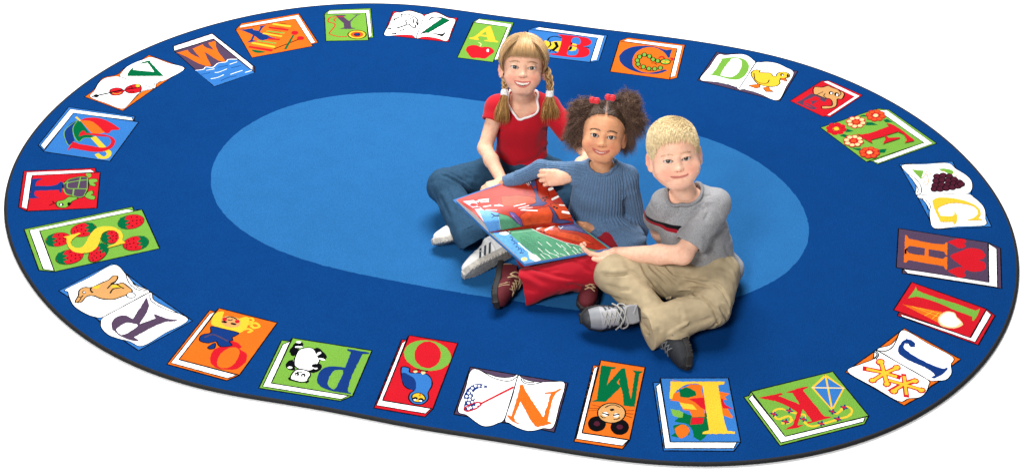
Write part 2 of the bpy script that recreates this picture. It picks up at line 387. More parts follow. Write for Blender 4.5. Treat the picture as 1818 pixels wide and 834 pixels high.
book('open orange printed book with a navy letter J and yellow jacks', (1490, 570, 5.213), [
 ('Q','o','600,65 1125,352 1045,410 950,540 850,600 760,690 600,780 55,468 330,275'),
 ('D','w','600,82 820,205 1050,330 1035,400 1040,480 990,540 900,550 820,540 580,400 350,270 470,220 530,160',.8),
 ('D','w','345,272 560,390 815,538 828,590 800,660 740,705 640,715 550,740 320,610 75,465 200,395 310,350',.8),
 ('S','k','350,270 430,275 500,230 550,120',8),('S','k','330,285 350,310 320,350',8),('S','k','340,275 365,310 340,350',8),('L','k','350,272 815,538',6),
 ('P','n','545,250 575,195 620,162 670,175 705,210 700,240 660,240 640,210 605,205 595,240 620,270 900,420 970,440 1000,425 1005,440 970,480 920,510 870,528 850,520 885,500 860,470 560,310 540,280'),
 ('L','r','240,440 400,470 545,515',40),('L','r','385,380 420,500 440,580',40),('L','r','310,550 420,480 530,430',36),
 ('L','r','480,645 600,580 700,550',36),('L','r','450,545 610,590 770,640',36),('L','r','597,500 620,690',32),
 ('E','r','378 378 44 32'),('E','r','440 582 40 28'),('E','r','310 548 42 28'),('E','r','530 430 40 30'),('E','r','505 648 44 30'),('E','r','700 555 38 28'),('E','r','760 640 40 28'),
 ('L','y','265,445 400,475 520,512',22),('L','y','390,390 420,500 440,570',22),('L','y','320,545 420,480 520,440',20),
 ('L','y','500,645 600,580 700,550',20),('L','y','470,550 610,590 760,635',20),('L','y','600,515 620,675',16),
 ('E','y','378 378 30 20'),('E','y','440 582 28 18'),('E','y','310 548 28 18'),('E','y','530 430 28 20'),('E','y','505 648 30 20'),('E','y','700 555 26 18'),('E','y','760 640 28 18')])
book('green printed book with a red letter K and a blue kite on a knotted tail', (1310, 650, 5.558), [
 ('Q','g','130,248 935,50 1292,488 1250,568 415,782 58,302 108,288'),
 ('Q','w','105,318 140,280 470,690 1255,500 1240,545 425,752',.9),
 ('Q','g','130,248 935,50 1292,488 465,690'),
 ('S','y','930,440 970,465 1010,440 1045,400 1100,405 1125,440 1090,490 990,520 830,570 720,590 650,540 660,480 610,470 520,450 440,420 370,430 355,480 400,520 500,490 530,530 490,560 440,560',16),
 ('P','r','200,310 430,262 440,275 400,290 610,375 540,262 470,258 640,205 690,200 690,212 640,235 850,490 930,500 690,565 685,550 730,535 640,420 590,580 650,575 640,585 460,625 500,600 545,575 585,450 420,360'),
 ('P','b','865,90 1045,215 930,430 735,210'),('L','y','865,90 1045,215 930,430 735,210 865,90',18),('L','y','865,90 930,430',12),('L','e','735,210 1045,215',12),
 ]+[s for x,y in ((505,437),(355,472),(470,545),(645,522),(820,565),(985,520),(1045,405),(930,447)) for s in (('E','n',f'{x} {y} 40 10 15'),('E','n',f'{x+4} {y} 12 28 15'),('E','r',f'{x} {y} 20 9 15'))])
book('sky blue printed book with a yellow letter L over autumn leaves', (1150, 660, 5.561), [
 ('Q','b','125,60 795,58 918,690 850,780 155,775 52,105 120,100'),
 ('Q','w','82,140 125,105 222,690 880,692 850,752 168,752',.9),
 ('Q','b','125,60 795,58 918,690 222,690'),
 ('P','d','270,480 360,405 440,430 600,400 610,580 570,640 520,680 450,640 440,570 400,520 270,490'),('P','d','230,625 270,600 250,530 330,510 400,530 410,620 330,650 240,635'),
 ('P','o','230,75 260,80 420,120 530,125 560,380 560,440 440,445 410,380 350,375 310,290 225,280 260,210 330,190 330,160 420,130'),
 ('P','o','700,190 810,215 760,245 780,275 720,270 840,440 830,460 750,430 700,330'),
 ('P','d','310,180 380,150 420,165 470,190 480,235 400,255 320,245'),('P','r','400,265 560,250 580,380 520,350 470,300'),('P','r','710,260 745,265 760,320 840,365 740,355'),
 ('P','y','310,300 440,320 490,375 350,360'),('P','g','225,365 310,380 350,400 345,450 300,450 245,430'),('P','r','430,450 555,450 540,510 420,520'),
 ('C','o','270,560 300,535 350,520 400,545 410,590 380,630 325,655 280,610'),
 ('P','y','225,95 760,95 755,120 695,130 760,500 785,580 860,590 860,610 540,612 545,595 605,575 590,480 540,140 490,118 400,120 330,150 260,215 240,265 215,265')])
book('tall orange printed book with a green letter M and a cartoon mouse face', (1010, 630, 4.633), [
 ('Q','o','262,42 628,100 500,695 440,772 42,710 200,85 250,85'),
 ('Q','w','205,110 240,88 108,640 490,698 440,745 58,688',.9),
 ('Q','o','262,42 628,100 500,697 108,637'),
 ('L','k','190,408 420,462',3),('L','k','165,435 400,450',3),('L','k','160,458 330,445',3),('L','k','535,455 380,462',3),('L','k','528,485 380,470',3),('L','k','520,515 390,470',3),
 ('P','d','265,85 390,100 370,115 350,115 310,250 430,110 460,115 505,390 545,150 520,125 610,135 580,155 540,425 450,415 440,250 300,385 185,380 230,365'),
 ('P','o','395,225 445,150 490,300 500,330'),('P','d','440,110 462,110 515,400 540,425 480,420 410,220'),
 ('F','k','230 565 68 58'),('F','k','418 592 70 60'),('F','t','350 477 115 82',1),('E','m','230 565 26 20'),('E','m','418 592 26 20'),
 ('E','w','300 487 22 16'),('E','w','388 497 22 16'),('L','k','280,478 325,492',10),('L','k','370,495 410,488',10),('E','k','355 450 18 10'),('S','k','260,500 280,515 300,515',5),('S','k','370,530 395,528 420,515',5),('S','k','300,430 340,412 380,412 420,430',5)])
book('open purple printed book with a butterfly net facing an orange letter N', (800, 640, 5.959), [
 ('Q','p','208,65 710,150 1242,235 1098,755 950,725 580,655 520,650 190,590 35,565'),
 ('D','w','225,92 400,140 490,170 590,178 660,168 710,160 640,400 570,615 500,660 420,690 340,690 260,645 170,575 75,525 150,310',.8),
 ('D','w','712,165 760,185 850,215 960,225 1080,222 1210,242 1150,480 1088,700 980,715 890,738 800,740 700,705 620,660 575,620 650,390',.8),
 ('S','k','330,110 450,180 580,215 650,205 700,170',8),('S','k','745,190 770,230 850,250 960,230',8),('S','k','770,200 800,225 880,230',8),('L','k','710,165 575,615',7),
 ('C','n','140,510 150,440 140,370 180,300 250,250 320,245 390,275 370,285 300,290 250,320 240,370 280,430 320,460 270,510 180,535'),
 ]+[('E','w',f'{x} {y} 13 13') for x,y in ((262,267),(300,268),(342,272),(230,290),(212,318),(190,340),(228,340),(170,378),(206,375),(165,415),(200,412),(238,398),(190,448),(228,438),(262,425),(172,485),(210,497),(245,492),(275,465),(295,462),(190,510),(270,490))]+[
 ('L','r','320,455 660,282',14),('S','r','145,520 150,500 220,460 300,440 322,462 270,505 180,535 145,520',10),
 ('P','o','735,258 765,255 800,330 980,600 1060,350 1000,350 995,338 1090,325 1160,295 1170,302 1110,350 1025,640 1065,655 1060,665 920,705 895,690 740,430 670,600 685,640 725,665 715,672 650,640 595,582 605,578 640,590 700,400')])
book('red printed book with a green letter O and a blue owl', (650, 585, 5.211), [
 ('Q','r','398,52 848,125 620,728 545,805 72,722 330,90 370,95'),
 ('Q','w','330,125 370,100 155,655 600,728 550,775 95,698',.9),
 ('Q','r','398,52 848,125 618,730 152,652'),
 ('E','g','568 238 220 140 8'),('E','r','570 232 122 124 12'),
 ('D','b','325,352 400,355 405,395 480,400 560,410 605,460 608,520 575,580 575,640 520,688 440,685 395,640 405,590 440,560 380,540 340,490',1),
 ('C','n','335,400 400,420 450,460 462,520 450,560 380,535 340,480'),
 ('D','y','425,610 465,585 520,595 548,640 500,668 440,660',.9),('E','k','455 635 24 14'),('E','k','508 645 24 14'),('E','w','452 648 14 7'),('E','w','505 658 14 7'),('P','o','480,610 515,590 500,615'),
 ('E','e','455 385 20 16'),('E','e','528 398 22 16'),('L','k','435,375 490,370',10),('L','k','505,380 565,385',10)])
book('green printed book with a navy letter P and an upside down panda', (450, 590, 6.414), [
 ('Q','g','445,62 1350,205 1128,722 985,778 60,632 320,88 410,98'),
 ('Q','w','335,135 420,100 205,572 1080,718 1000,758 105,612',.9),
 ('Q','g','445,62 1350,205 1128,725 202,575'),
 ('C','k','475,120 520,95 565,120 560,165 520,180 490,250 440,265 410,210 430,175'),('C','k','665,210 720,175 760,190 830,260 820,310 770,320 700,270'),
 ('C','k','365,380 390,330 450,315 470,390 470,430 400,420'),('C','k','640,440 720,360 775,370 765,420 690,460'),
 ('D','w','480,270 520,200 600,175 680,185 720,250 750,310 730,360 660,430 560,425 480,390 465,330',1),
 ('E','w','515 165 44 10'),('E','w','515 110 30 12'),('E','w','745 240 30 14 -30'),('E','w','780 305 36 10 15'),('E','w','415 400 28 12'),('E','w','710 410 24 10'),
 ('E','k','705 380 44 22'),('P','k','395,520 430,500 440,550 410,545'),('P','k','590,560 620,520 635,560 600,578'),
 ('D','w','480,430 540,420 620,440 650,480 620,530 610,555 540,565 440,540 420,515 440,470',1.2),
 ('E','k','495 475 28 20'),('E','k','568 488 28 20'),('E','w','490 482 10 8'),('E','w','565 495 10 8'),('L','k','500,450 550,455',8),
 ('P','n','1070,190 1320,230 1310,242 1240,245 1075,640 1080,680 1110,688 1108,700 880,660 780,625 725,570 730,500 770,430 840,392 940,390 1045,400 1110,225 1070,205'),
 ('C','g','940,430 1020,435 990,530 930,640 890,640 850,600 860,520 900,455')])
book('orange printed book with a red letter Q and a curly blonde girl in blue', (290, 540, 5.957), [
 ('Q','o','590,40 1205,195 805,748 670,805 38,632 490,62 550,78'),
 ('Q','w','490,100 550,80 165,585 775,745 680,782 78,618',.9),
 ('Q','o','590,40 1205,195 805,748 165,582'),
 ('C','y','510,160 560,90 640,80 630,140 720,130 800,150 880,130 910,170 890,230 850,280 790,300 640,265 520,220'),
 ('S','y','880,150 940,150 950,180 910,185',16),('S','y','900,210 980,200 1015,235 960,250 930,225',20),('S','y','850,270 900,260 940,280 900,295',18),
 ('E','t','712 185 105 58 10'),('E','r','648 158 26 18'),('E','r','782 182 26 18'),('E','k','645 187 32 10 10'),('E','k','742 208 32 10 10'),('S','k','665,145 700,132 740,140 775,158',9),('S','k','685,165 710,170 730,162',8),
 ('P','r','600,380 640,370 720,385 790,410 830,450 800,470 880,520 885,580 840,640 770,685 680,690 560,670 500,620 495,560 530,490 600,450 680,445'),
 ('C','o','680,470 750,455 800,480 800,540 760,620 700,665 620,675 575,650 575,590 610,520'),
 ('D','n','505,235 640,262 790,300 780,325 730,350 735,380 700,395 725,435 640,450 590,440 560,395 520,400 470,410 390,390 385,350 420,320 500,300',.8),
 ('D','n','470,455 545,410 545,460 500,475',.8),('S','p','440,350 520,320 600,350 680,390',12)])
book('open sky blue printed book with a tan rabbit beside a purple letter R', (95, 460, 4.904), [
 ('Q','b','510,35 830,275 1210,535 740,795 630,720 400,540 380,520 130,330 45,275'),
 ('D','w','525,48 630,130 690,200 740,235 835,290 640,390 440,500 350,500 270,470 180,410 140,340 125,285 105,262 310,160',.8),
 ('D','w','835,290 870,350 940,395 1080,465 1170,535 970,645 775,755 660,715 560,690 480,660 425,610 410,560 440,500 620,405',.8),
 ('S','k','630,140 660,210 720,260 800,280',6),('S','k','690,210 750,255 810,270',6),('S','k','840,310 850,360 940,420 1080,470',6),('L','k','835,290 440,500',5),
 ('D','t','190,370 215,320 225,270 270,245 330,245 420,205 480,180 520,145 560,150 545,190 500,215 560,215 600,205 640,230 685,270 670,300 600,325 520,350 420,345 350,320 290,325 240,375',1.1),
 ('C','y','340,245 410,225 380,260'),('C','y','500,230 580,225 600,250 520,250'),('S','k','495,295 520,260 580,250',9),('S','k','470,255 500,225 540,200',8),('S','k','330,250 322,270 340,290',9),('S','k','190,372 225,350 255,318',7),('D','t','215,330 200,350 188,378 214,372 240,340',.8),('S','k','545,215 575,235 610,255',8),('E','k','265 290 14 12'),('E','w','266 290 7 6'),
 ('F','w','675 315 38 24',.8),
 ('P','p','810,335 830,390 830,420 750,565 890,515 870,475 900,485 980,515 1080,530 1060,540 980,545 700,680 745,705 730,712 640,695 570,660 510,610 505,560 540,510 620,490 690,520 770,400'),
 ('C','w','560,600 640,555 730,575 690,615 620,655 580,655 550,625')])
def strawberry(cx, cy, a, b, flip, rot=-10):
    r = [('F','r',f'{cx} {cy} {a} {b} {rot}',.4)]
    sx = -1 if flip else 1
    P = [(.15,-.95),(.75,-.8),(1.02,0),(.8,.7),(.3,.95),(.45,.5),(.1,.35),(.45,.05),(.05,-.2),(.45,-.5)]
    c, s_ = math.cos(math.radians(rot)), math.sin(math.radians(rot))
    pts = ' '.join(f'{cx+sx*x*a*c-y*b*s_},{cy+sx*x*a*s_+y*b*c}' for x, y in P)
    r.append(('P','d',pts))
    for x, y in ((-.7,0),(-.5,-.5),(-.4,.4),(-.15,-.1),(-.1,-.65),(-.05,.6),(-.45,-.05),(.15,.2),(-.75,.35)):
        r.append(('E','k',f'{cx+sx*x*a*c-y*b*s_} {cy+sx*x*a*s_+y*b*c} 7 7'))
    return r
book('green printed book with a yellow letter S over strawberries', (30, 360, 6.415), [
 ('Q','g','82,302 1315,45 1335,85 1425,75 1628,520 430,785 250,768'),
 ('Q','w','140,312 1255,75 1330,90 1325,108 260,322 425,775 300,755',.9),
 ('Q','g','258,320 1425,78 1628,520 430,785'),
 ]+strawberry(470,420,145,78,1)+strawberry(760,310,150,78,0)+strawberry(1300,220,152,80,1)+strawberry(1355,465,150,80,0)+strawberry(600,620,160,80,1)+strawberry(1080,395,120,72,1)+strawberry(930,575,135,78,0,-40)+[
 ('P','y','535,400 640,370 720,350 725,362 640,420 610,460 625,500 680,525 740,515 780,480 820,400 850,350 910,300 1000,278 1100,285 1170,320 1205,370 1205,440 1240,465 1040,522 1030,515 1130,465 1165,420 1160,360 1120,330 1050,325 990,345 960,390 940,470 890,540 820,575 720,582 640,560 590,510 570,450 570,410')])
book('red printed book with a navy letter T and a green turtle', (20, 290, 9.267), [
 ('Q','r','205,130 1390,78 1392,138 1465,150 1410,735 260,790 120,722'),
 ('Q','w','255,150 1310,108 1370,145 345,205 270,755 170,720',.7),
 ('Q','r','345,200 1465,150 1410,738 258,788'),
 ('P','n','345,262 500,250 495,268 425,295 405,340 400,372 740,355 820,298 850,330 840,400 830,475 795,490 780,440 400,455 380,490 400,545 455,565 450,575 300,578'),
 ('C','g','1235,165 1300,170 1315,215 1270,240 1240,200'),('D','g','1280,265 1400,260 1425,300 1360,325 1395,350 1370,380 1300,365 1280,330',.6),('D','g','1250,480 1330,450 1350,500 1320,520 1385,550 1360,600 1280,590 1210,550',.6),
 ('D','g','960,550 1100,575 1000,630 960,690 880,735 780,725 740,680 760,625 860,605',.8),
 ('D','p','860,340 930,275 1050,235 1150,222 1250,230 1268,330 1262,430 1200,540 1130,570 1000,540 900,500 855,420',1),
 ('S','g','870,330 940,320 1130,285 1260,275',18),('S','g','930,310 930,410 1100,420 1250,425',16),('L','g','1140,235 1100,410',14),('L','g','1030,420 1015,530',18),('S','g','860,420 900,500 1000,535 1130,562 1210,530',14),('S','g','865,350 950,272 1140,228 1240,235',12),('L','g','1255,240 1250,430 1200,530',12),
 ('E','k','825 680 38 24'),('E','w','820 686 16 14'),('E','k','950 670 26 26'),('S','k','630,695 690,665 740,665',10),('L','k','680,630 710,655',10)])
book('sky blue printed book with a red letter U over a striped umbrella', (60, 180, 6.95), [
 ('Q','b','430,72 1250,190 1235,240 1295,260 940,742 120,612 55,540'),
 ('Q','w','450,98 1210,202 1228,240 490,148 130,590 85,545',.8),
 ('Q','b','490,145 1295,258 940,742 118,622'),
 ('C','n','570,240 480,260 410,330 375,410 385,480 430,545 500,490 480,400 490,300'),('C','d','575,250 510,270 485,340 505,430 555,500 610,460 700,450 740,440 660,360'),
 ('P','o','570,240 700,240 800,300 900,380 830,400 720,400'),('C','r','575,238 680,205 800,210 920,250 1060,345 960,360 930,392 880,390 800,310 700,245'),
 ('S','g','540,240 485,330 500,430 555,500 620,455 720,455',7),('S','g','530,240 400,340 375,420 430,545 500,495',7),('L','y','525,200 570,240',20),
 ('L','y','745,455 880,600',56),('S','y','880,590 930,640 900,690 830,695 785,660',46),
 ('P','r','490,500 510,510 570,530 700,550 820,572 900,565 950,520 955,480 920,445 820,435 640,415 560,435 560,420 600,365 625,370 640,395 780,402 920,425 985,460 1008,495 980,560 920,600 820,625 700,620 500,585 470,580 415,612 440,560')])
BOLD = 2.0
book('open orange printed book with a dark green letter V facing a red violin', (140, 90, 6.95), [
 ('Q','o','865,58 1320,218 930,475 540,745 70,572 170,500 290,345 480,295 560,220 780,110'),
 ('D','w','900,85 1100,155 1305,222 1120,340 1030,380 960,410 925,465 720,400 515,328 535,265 590,205 680,155 790,115',.7),
 ('D','w','515,328 700,395 915,468 800,500 730,550 640,640 535,720 330,650 140,575 190,500 240,410 310,350 400,328',.7),
 ('S','k','1050,350 950,390 925,440',6),('S','k','1020,375 960,410 950,450',6),('S','k','910,475 800,490 720,550 640,640',6),('L','k','530,335 910,465',5),
 ('P','d','745,160 850,130 895,125 880,145 1050,318 600,318 595,300 640,235 680,205 668,240 730,248 930,265 850,150 755,165'),
 ('D','r','382,505 395,480 430,466 480,462 520,470 548,488 572,482 590,455 640,430 700,418 755,428 772,465 760,505 715,522 650,532 600,520 572,502 552,508 535,535 490,552 430,556 395,540',1),
 ('S','y','400,520 470,540 520,520',5),('S','k','620,455 650,450 660,470',7),('S','k','630,510 660,505 680,515',7),('L','k','385,520 620,478',9),
 ('L','k','170,570 240,555 540,490',14),('E','k','215 562 34 20'),('E','y','727 437 26 18'),('L','k','600,480 740,460',10)])
BOLD = 1.35
book('purple printed book with an orange letter W above blue waves', (295, 50, 7.253), [
 ('Q','p','90,232 590,70 1140,500 1140,575 620,755 100,295'),
 ('P','w','105,240 590,82 1110,490 1105,540 610,135 105,295'),('L','k','105,295 610,140 1110,545',9),
 ('Q','p','110,305 605,145 1140,575 620,755',.8),
 ('P','b','380,550 470,535 520,500 620,500 680,455 780,435 810,410 900,405 1000,475 1138,575 622,752'),
 ('S','w','380,548 480,535 510,505 600,510 670,455 770,440 800,408 910,405',10),
 ('S','w','580,655 660,640 740,605',9),('S','w','630,575 680,570 780,530',9),('S','w','830,600 900,575 980,550',9),('S','w','820,470 910,440',9),('S','w','1020,575 1100,550',9),('S','w','520,548 620,530',9),
 ('S','n','670,510 790,485',9),('S','n','840,515 960,488',9),('S','n','460,600 560,580',9),('S','n','710,680 800,640 900,620',9),
 ('P','o','130,325 280,285 290,310 440,395 340,270 470,215 490,240 620,290 550,210 545,195 625,170 640,190 640,240 765,435 730,440 490,310 580,490 520,495 160,330')])
book('orange printed book with a navy letter X and a striped xylophone', (410, 15, 8.776), [
 ('Q','o','75,335 160,240 1060,85 1360,535 1260,560 1275,592 325,770'),
 ('Q','w','130,305 155,270 1050,110 1312,530 1250,552 1000,165',.6),
 ('Q','o','75,340 1000,165 1275,592 325,772',.8),
 ('P','n','130,340 340,315 350,340 430,355 460,300 440,285 560,265 500,300 450,375 560,420 640,460 700,465 560,490 470,500 370,435 340,500 420,515 240,540 300,500 345,420 180,350'),
 ('L','y','670,250 915,285',46),('L','r','610,305 875,340',44),('L','g','570,360 820,390',34),('L','y','515,395 780,440',38),('L','r','590,480 745,490',36),('L','g','425,510 690,550',34),('L','y','340,545 670,605',40),('L','r','295,605 630,660',40),
 ('L','k','760,235 870,250',12),('L','k','690,290 840,315',7),('L','k','640,340 780,365',7),('L','k','600,385 760,410',7),('C','d','330,650 420,660 540,685 430,700 350,680'),
 ('L','k','670,640 1050,490',16),('L','d','970,430 850,635',34),('E','r','993 388 52 30'),('E','r','1085 470 56 28')])
book('green printed book with a purple letter Y and a yo-yo on a red string', (565, 5, 10.425), [
 ('Q','g','115,215 200,140 970,108 1025,650 935,655 930,700 140,715'),
 ('Q','w','165,208 200,158 945,140 990,615 940,648 885,195',.6),
 ('Q','g','115,220 882,192 930,700 140,715'),
 ('P','p','245,235 515,235 505,250 460,262 570,350 700,240 625,225 795,222 720,245 600,360 610,465 690,478 670,485 400,488 480,465 475,390 360,285 330,250'),
 ('S','r','530,630 400,635 280,610 205,570 260,500 310,430 290,390 190,360 190,310 260,270 450,265',22),('S','r','320,355 290,320 340,285',18),
 ('F','y','718 595 168 78',1.2),('E','o','718 595 118 52'),('E','y','718 595 85 38'),('E','c','718 595 110 50'),('E','k','718 595 62 30'),('E','n','718 592 44 20')])
BOLD = 1.9
book('open red printed book with a striped zebra facing a dark green letter Z', (670, 10, 11.12), [
 ('Q','r','310,115 450,135 640,100 930,180 1150,130 1420,240 1585,250 1405,725 750,655 120,585'),
 ('D','w','330,165 460,145 560,115 660,115 790,150 920,220 850,430 765,640 700,600 600,585 450,585 140,590 230,380',.7),
 ('D','w','925,222 1000,180 1080,150 1180,150 1290,195 1400,250 1540,290 1470,480 1380,700 1200,660 1000,625 900,625 770,645 840,440',.7),
 ('L','k','922,222 765,645',9),('S','k','540,565 640,570 700,600',6),('S','k','810,620 880,590 1000,600 1150,640',6),
 ('P','k','975,330 1050,240 1160,228 1290,240 1440,300 1020,540 1200,560 1290,560 1350,515 1330,570 1280,620 1160,580 1000,545 830,575 900,520 1270,260 1160,245 1090,255'),
 ('P','d','1290,248 1420,295 1010,530 900,540'),
 ('S','k','330,300 345,265 480,225 470,180 530,190 600,180 700,215 770,260 800,320 800,390',16),('S','k','330,300 450,300 540,300 570,350 560,385 400,440 230,460',12),
 ('L','k','215,460 260,468',24),('L','k','300,562 360,565',24),('S','k','330,560 450,510 560,460 700,450 820,430',12),('L','k','320,300 420,250',8),
 ('S','k','560,310 640,270 700,240',14),('S','k','560,345 650,320',10),('S','k','610,380 560,400',10),('L','k','720,280 710,350',18),('L','k','760,320 800,400',14),('L','k','640,390 690,430 740,445 760,395',18),('L','k','570,240 640,220',12),('S','k','400,450 560,400 640,375',14),('L','k','420,430 430,450',10),('L','k','480,410 490,430',10),('L','k','450,500 470,525',10),('L','k','510,470 530,500',10)])
# ------------------------------------------------------------------ smooth implicit surfaces -> meshes
def A3(*v): return np.array(v, float)
def nrm(v): v = np.asarray(v, float); return v/np.linalg.norm(v)
def smin(a, b, k):
    if k <= 0: return np.minimum(a, b)
    m = np.maximum(k-np.abs(a-b), 0)
    return np.minimum(a, b)-m*m*(.25/k)
def smax(a, b, k): return -smin(-a, -b, k)
def cone(a, b, r1, r2):
    a = A3(*a); b = A3(*b); ba = b-a; L2 = max(ba@ba, 1e-12)
    def f(P):
        q = P-a; qb = q@ba; t = np.minimum(np.maximum(qb/L2, 0), 1)
        d2 = np.einsum('ij,ij->i', q, q)-t*(2*qb-t*L2)
        return np.sqrt(np.maximum(d2, 0))-(r1+(r2-r1)*t)
    return f
def chain(pts, rs):
    fs = [cone(pts[i], pts[i+1], rs[i], rs[i+1]) for i in range(len(pts)-1)]
    def f(P):
        d = fs[0](P)
        for g in fs[1:]: d = np.minimum(d, g(P))
        return d
    return f
def ellip(c, r, R=None):
    c = A3(*c); r = A3(*r)
    def f(P):
        q = P-c
        if R is not None: q = q@R
        q = q/r; k0 = np.sqrt(np.einsum('ij,ij->i', q, q)); q = q/r; k1 = np.sqrt(np.einsum('ij,ij->i', q, q))+1e-9
        return np.maximum(k0*(k0-1)/k1, (k0-1)*r.min())
    return f
def frame(x=None, y=None, z=None):
    """orthonormal columns from two rough axes (first one given is exact)"""
    if x is not None and z is not None:
        X = nrm(x); Y = nrm(np.cross(z, X)); Z = np.cross(X, Y)
    elif y is not None and z is not None:
        Y = nrm(y); X = nrm(np.cross(Y, z)); Z = np.cross(X, Y)
    return np.stack([X, Y, Z], 1)
def loft(a, b, R, ts, wx, wy, e=2.3, cap=.02):
    """body of elliptic sections along a->b; R columns: right, forward, axis"""
    a = A3(*a); b = A3(*b); L = np.linalg.norm(b-a)
    tt = np.linspace(0, 1, 60); wxs = np.interp(tt, ts, wx); wys = np.interp(tt, ts, wy)
    ker = np.ones(7)/7
    sm = lambda v: np.convolve(np.pad(v, 3, 'edge'), ker, 'valid')
    wxs, wys = sm(wxs), sm(wys)
    def f(P):
        q = (P-a)@R; t = q[:, 2]/L; tc = np.clip(t, 0, 1)
        X = np.interp(tc, tt, wxs); Y = np.interp(tc, tt, wys)
        m = np.minimum(X, Y)
        d = ((np.abs(q[:, 0]/X)**e+np.abs(q[:, 1]/Y)**e)**(1/e)-1)*m
        h = (np.abs(t-.5)-.5)*L
        return smax(d, h, cap)
    return f
def plane(p, n):
    p = A3(*p); n = nrm(n)
    return lambda P: (P-p)@n
def tubecut(a, b, r, ext=.12):
    """flat-ended cylinder from a towards b"""
    a = A3(*a); n = nrm(A3(*b)-a)
    def f(P):
        q = P-a; t = q@n
        return np.maximum(np.sqrt(((q-t[:, None]*n)**2).sum(1))-r, np.maximum(-t, t-ext))
    return f
def grooves(lines, gain=1.0, thin=1.0):
    """lines: (points Nx3, width, depth): depth>0 a valley, <0 a ridge"""
    seg = []
    for P, w, dp in lines:
        P = np.asarray(P)
        n = len(P)-1
        for i in range(n): seg.append((P[i], P[i+1], w, dp, i/n, (i+1)/n))
    if not lines: return lambda P: 0
    lines = [(P, w*thin, dp) for P, w, dp in lines]
    groups = {}
    for k, (P, w, dp) in enumerate(lines): groups[k] = (np.asarray(P), w, dp)
    def f(X):
        out = np.zeros(len(X))
        for P, w, dp in groups.values():
            c = P.mean(0); R = np.abs(P-c).max()+w*2.6
            m = np.abs(X-c).max(1) < R
            if not m.any(): continue
            x = X[m]; best = np.full(len(x), 9.); tp = np.zeros(len(x)); n = len(P)-1
            for i in range(n):
                ba = P[i+1]-P[i]; L2 = max(ba@ba, 1e-12); q = x-P[i]; qb = q@ba; t = np.minimum(np.maximum(qb/L2, 0), 1)
                d = np.sqrt(np.maximum(np.einsum('ij,ij->i', q, q)-t*(2*qb-t*L2), 0)); u = d < best
                best[u] = d[u]; tp[u] = (i+t[u])/n
            out[m] += gain*dp*np.exp(-(best/w)**2)*np.clip(np.sin(np.pi*np.clip(tp*.94+.03, 0, 1))*1.6, 0, 1)
        return out
    return f
class Sdf:
    def __init__(s): s.ops = []
    def add(s, f, k=.01): s.ops.append(('+', f, k)); return s
    def sub(s, f, k=.004): s.ops.append(('-', f, k)); return s
    def cut(s, f, k=.003): s.ops.append(('&', f, k)); return s
    def disp(s, f): s.ops.append(('d', f, 0)); return s
    def __call__(s, P):
        d = None
        for op, f, k in s.ops:
            v = f(P)
            if d is None: d = v
            elif op == '+': d = smin(d, v, k)
            elif op == '-': d = smax(d, -v, k)
            elif op == '&': d = smax(d, v, k)
            else: d = d+v
        return d
def bounded(f, c, R, pad=.03):
    """evaluate f only near a bounding ball"""
    c = A3(*c)
    def g(P):
        q = P-c; dd = np.sqrt(np.einsum('ij,ij->i', q, q))-R
        m = dd < pad
        out = dd+pad*.3
        if m.any(): out[m] = f(P[m])
        return out
    return g
def localf(f, o, R, s=1.0):
    o = A3(*o)
    return lambda P: f((P-o)@R/s)*s
CORN = [(0, 0, 0), (1, 0, 0), (0, 1, 0), (1, 1, 0), (0, 0, 1), (1, 0, 1), (0, 1, 1), (1, 1, 1)]
EDG = [(0, 1), (2, 3), (4, 5), (6, 7), (0, 2), (1, 3), (4, 6), (5, 7), (0, 4), (1, 5), (2, 6), (3, 7)]
def grad(f, P, e):
    k = np.array([(1, -1, -1), (-1, -1, 1), (-1, 1, -1), (1, 1, 1)], float)
    g = np.zeros_like(P)
    for v in k: g += v*f(P+v*e)[:, None]
    return g/(4*e)
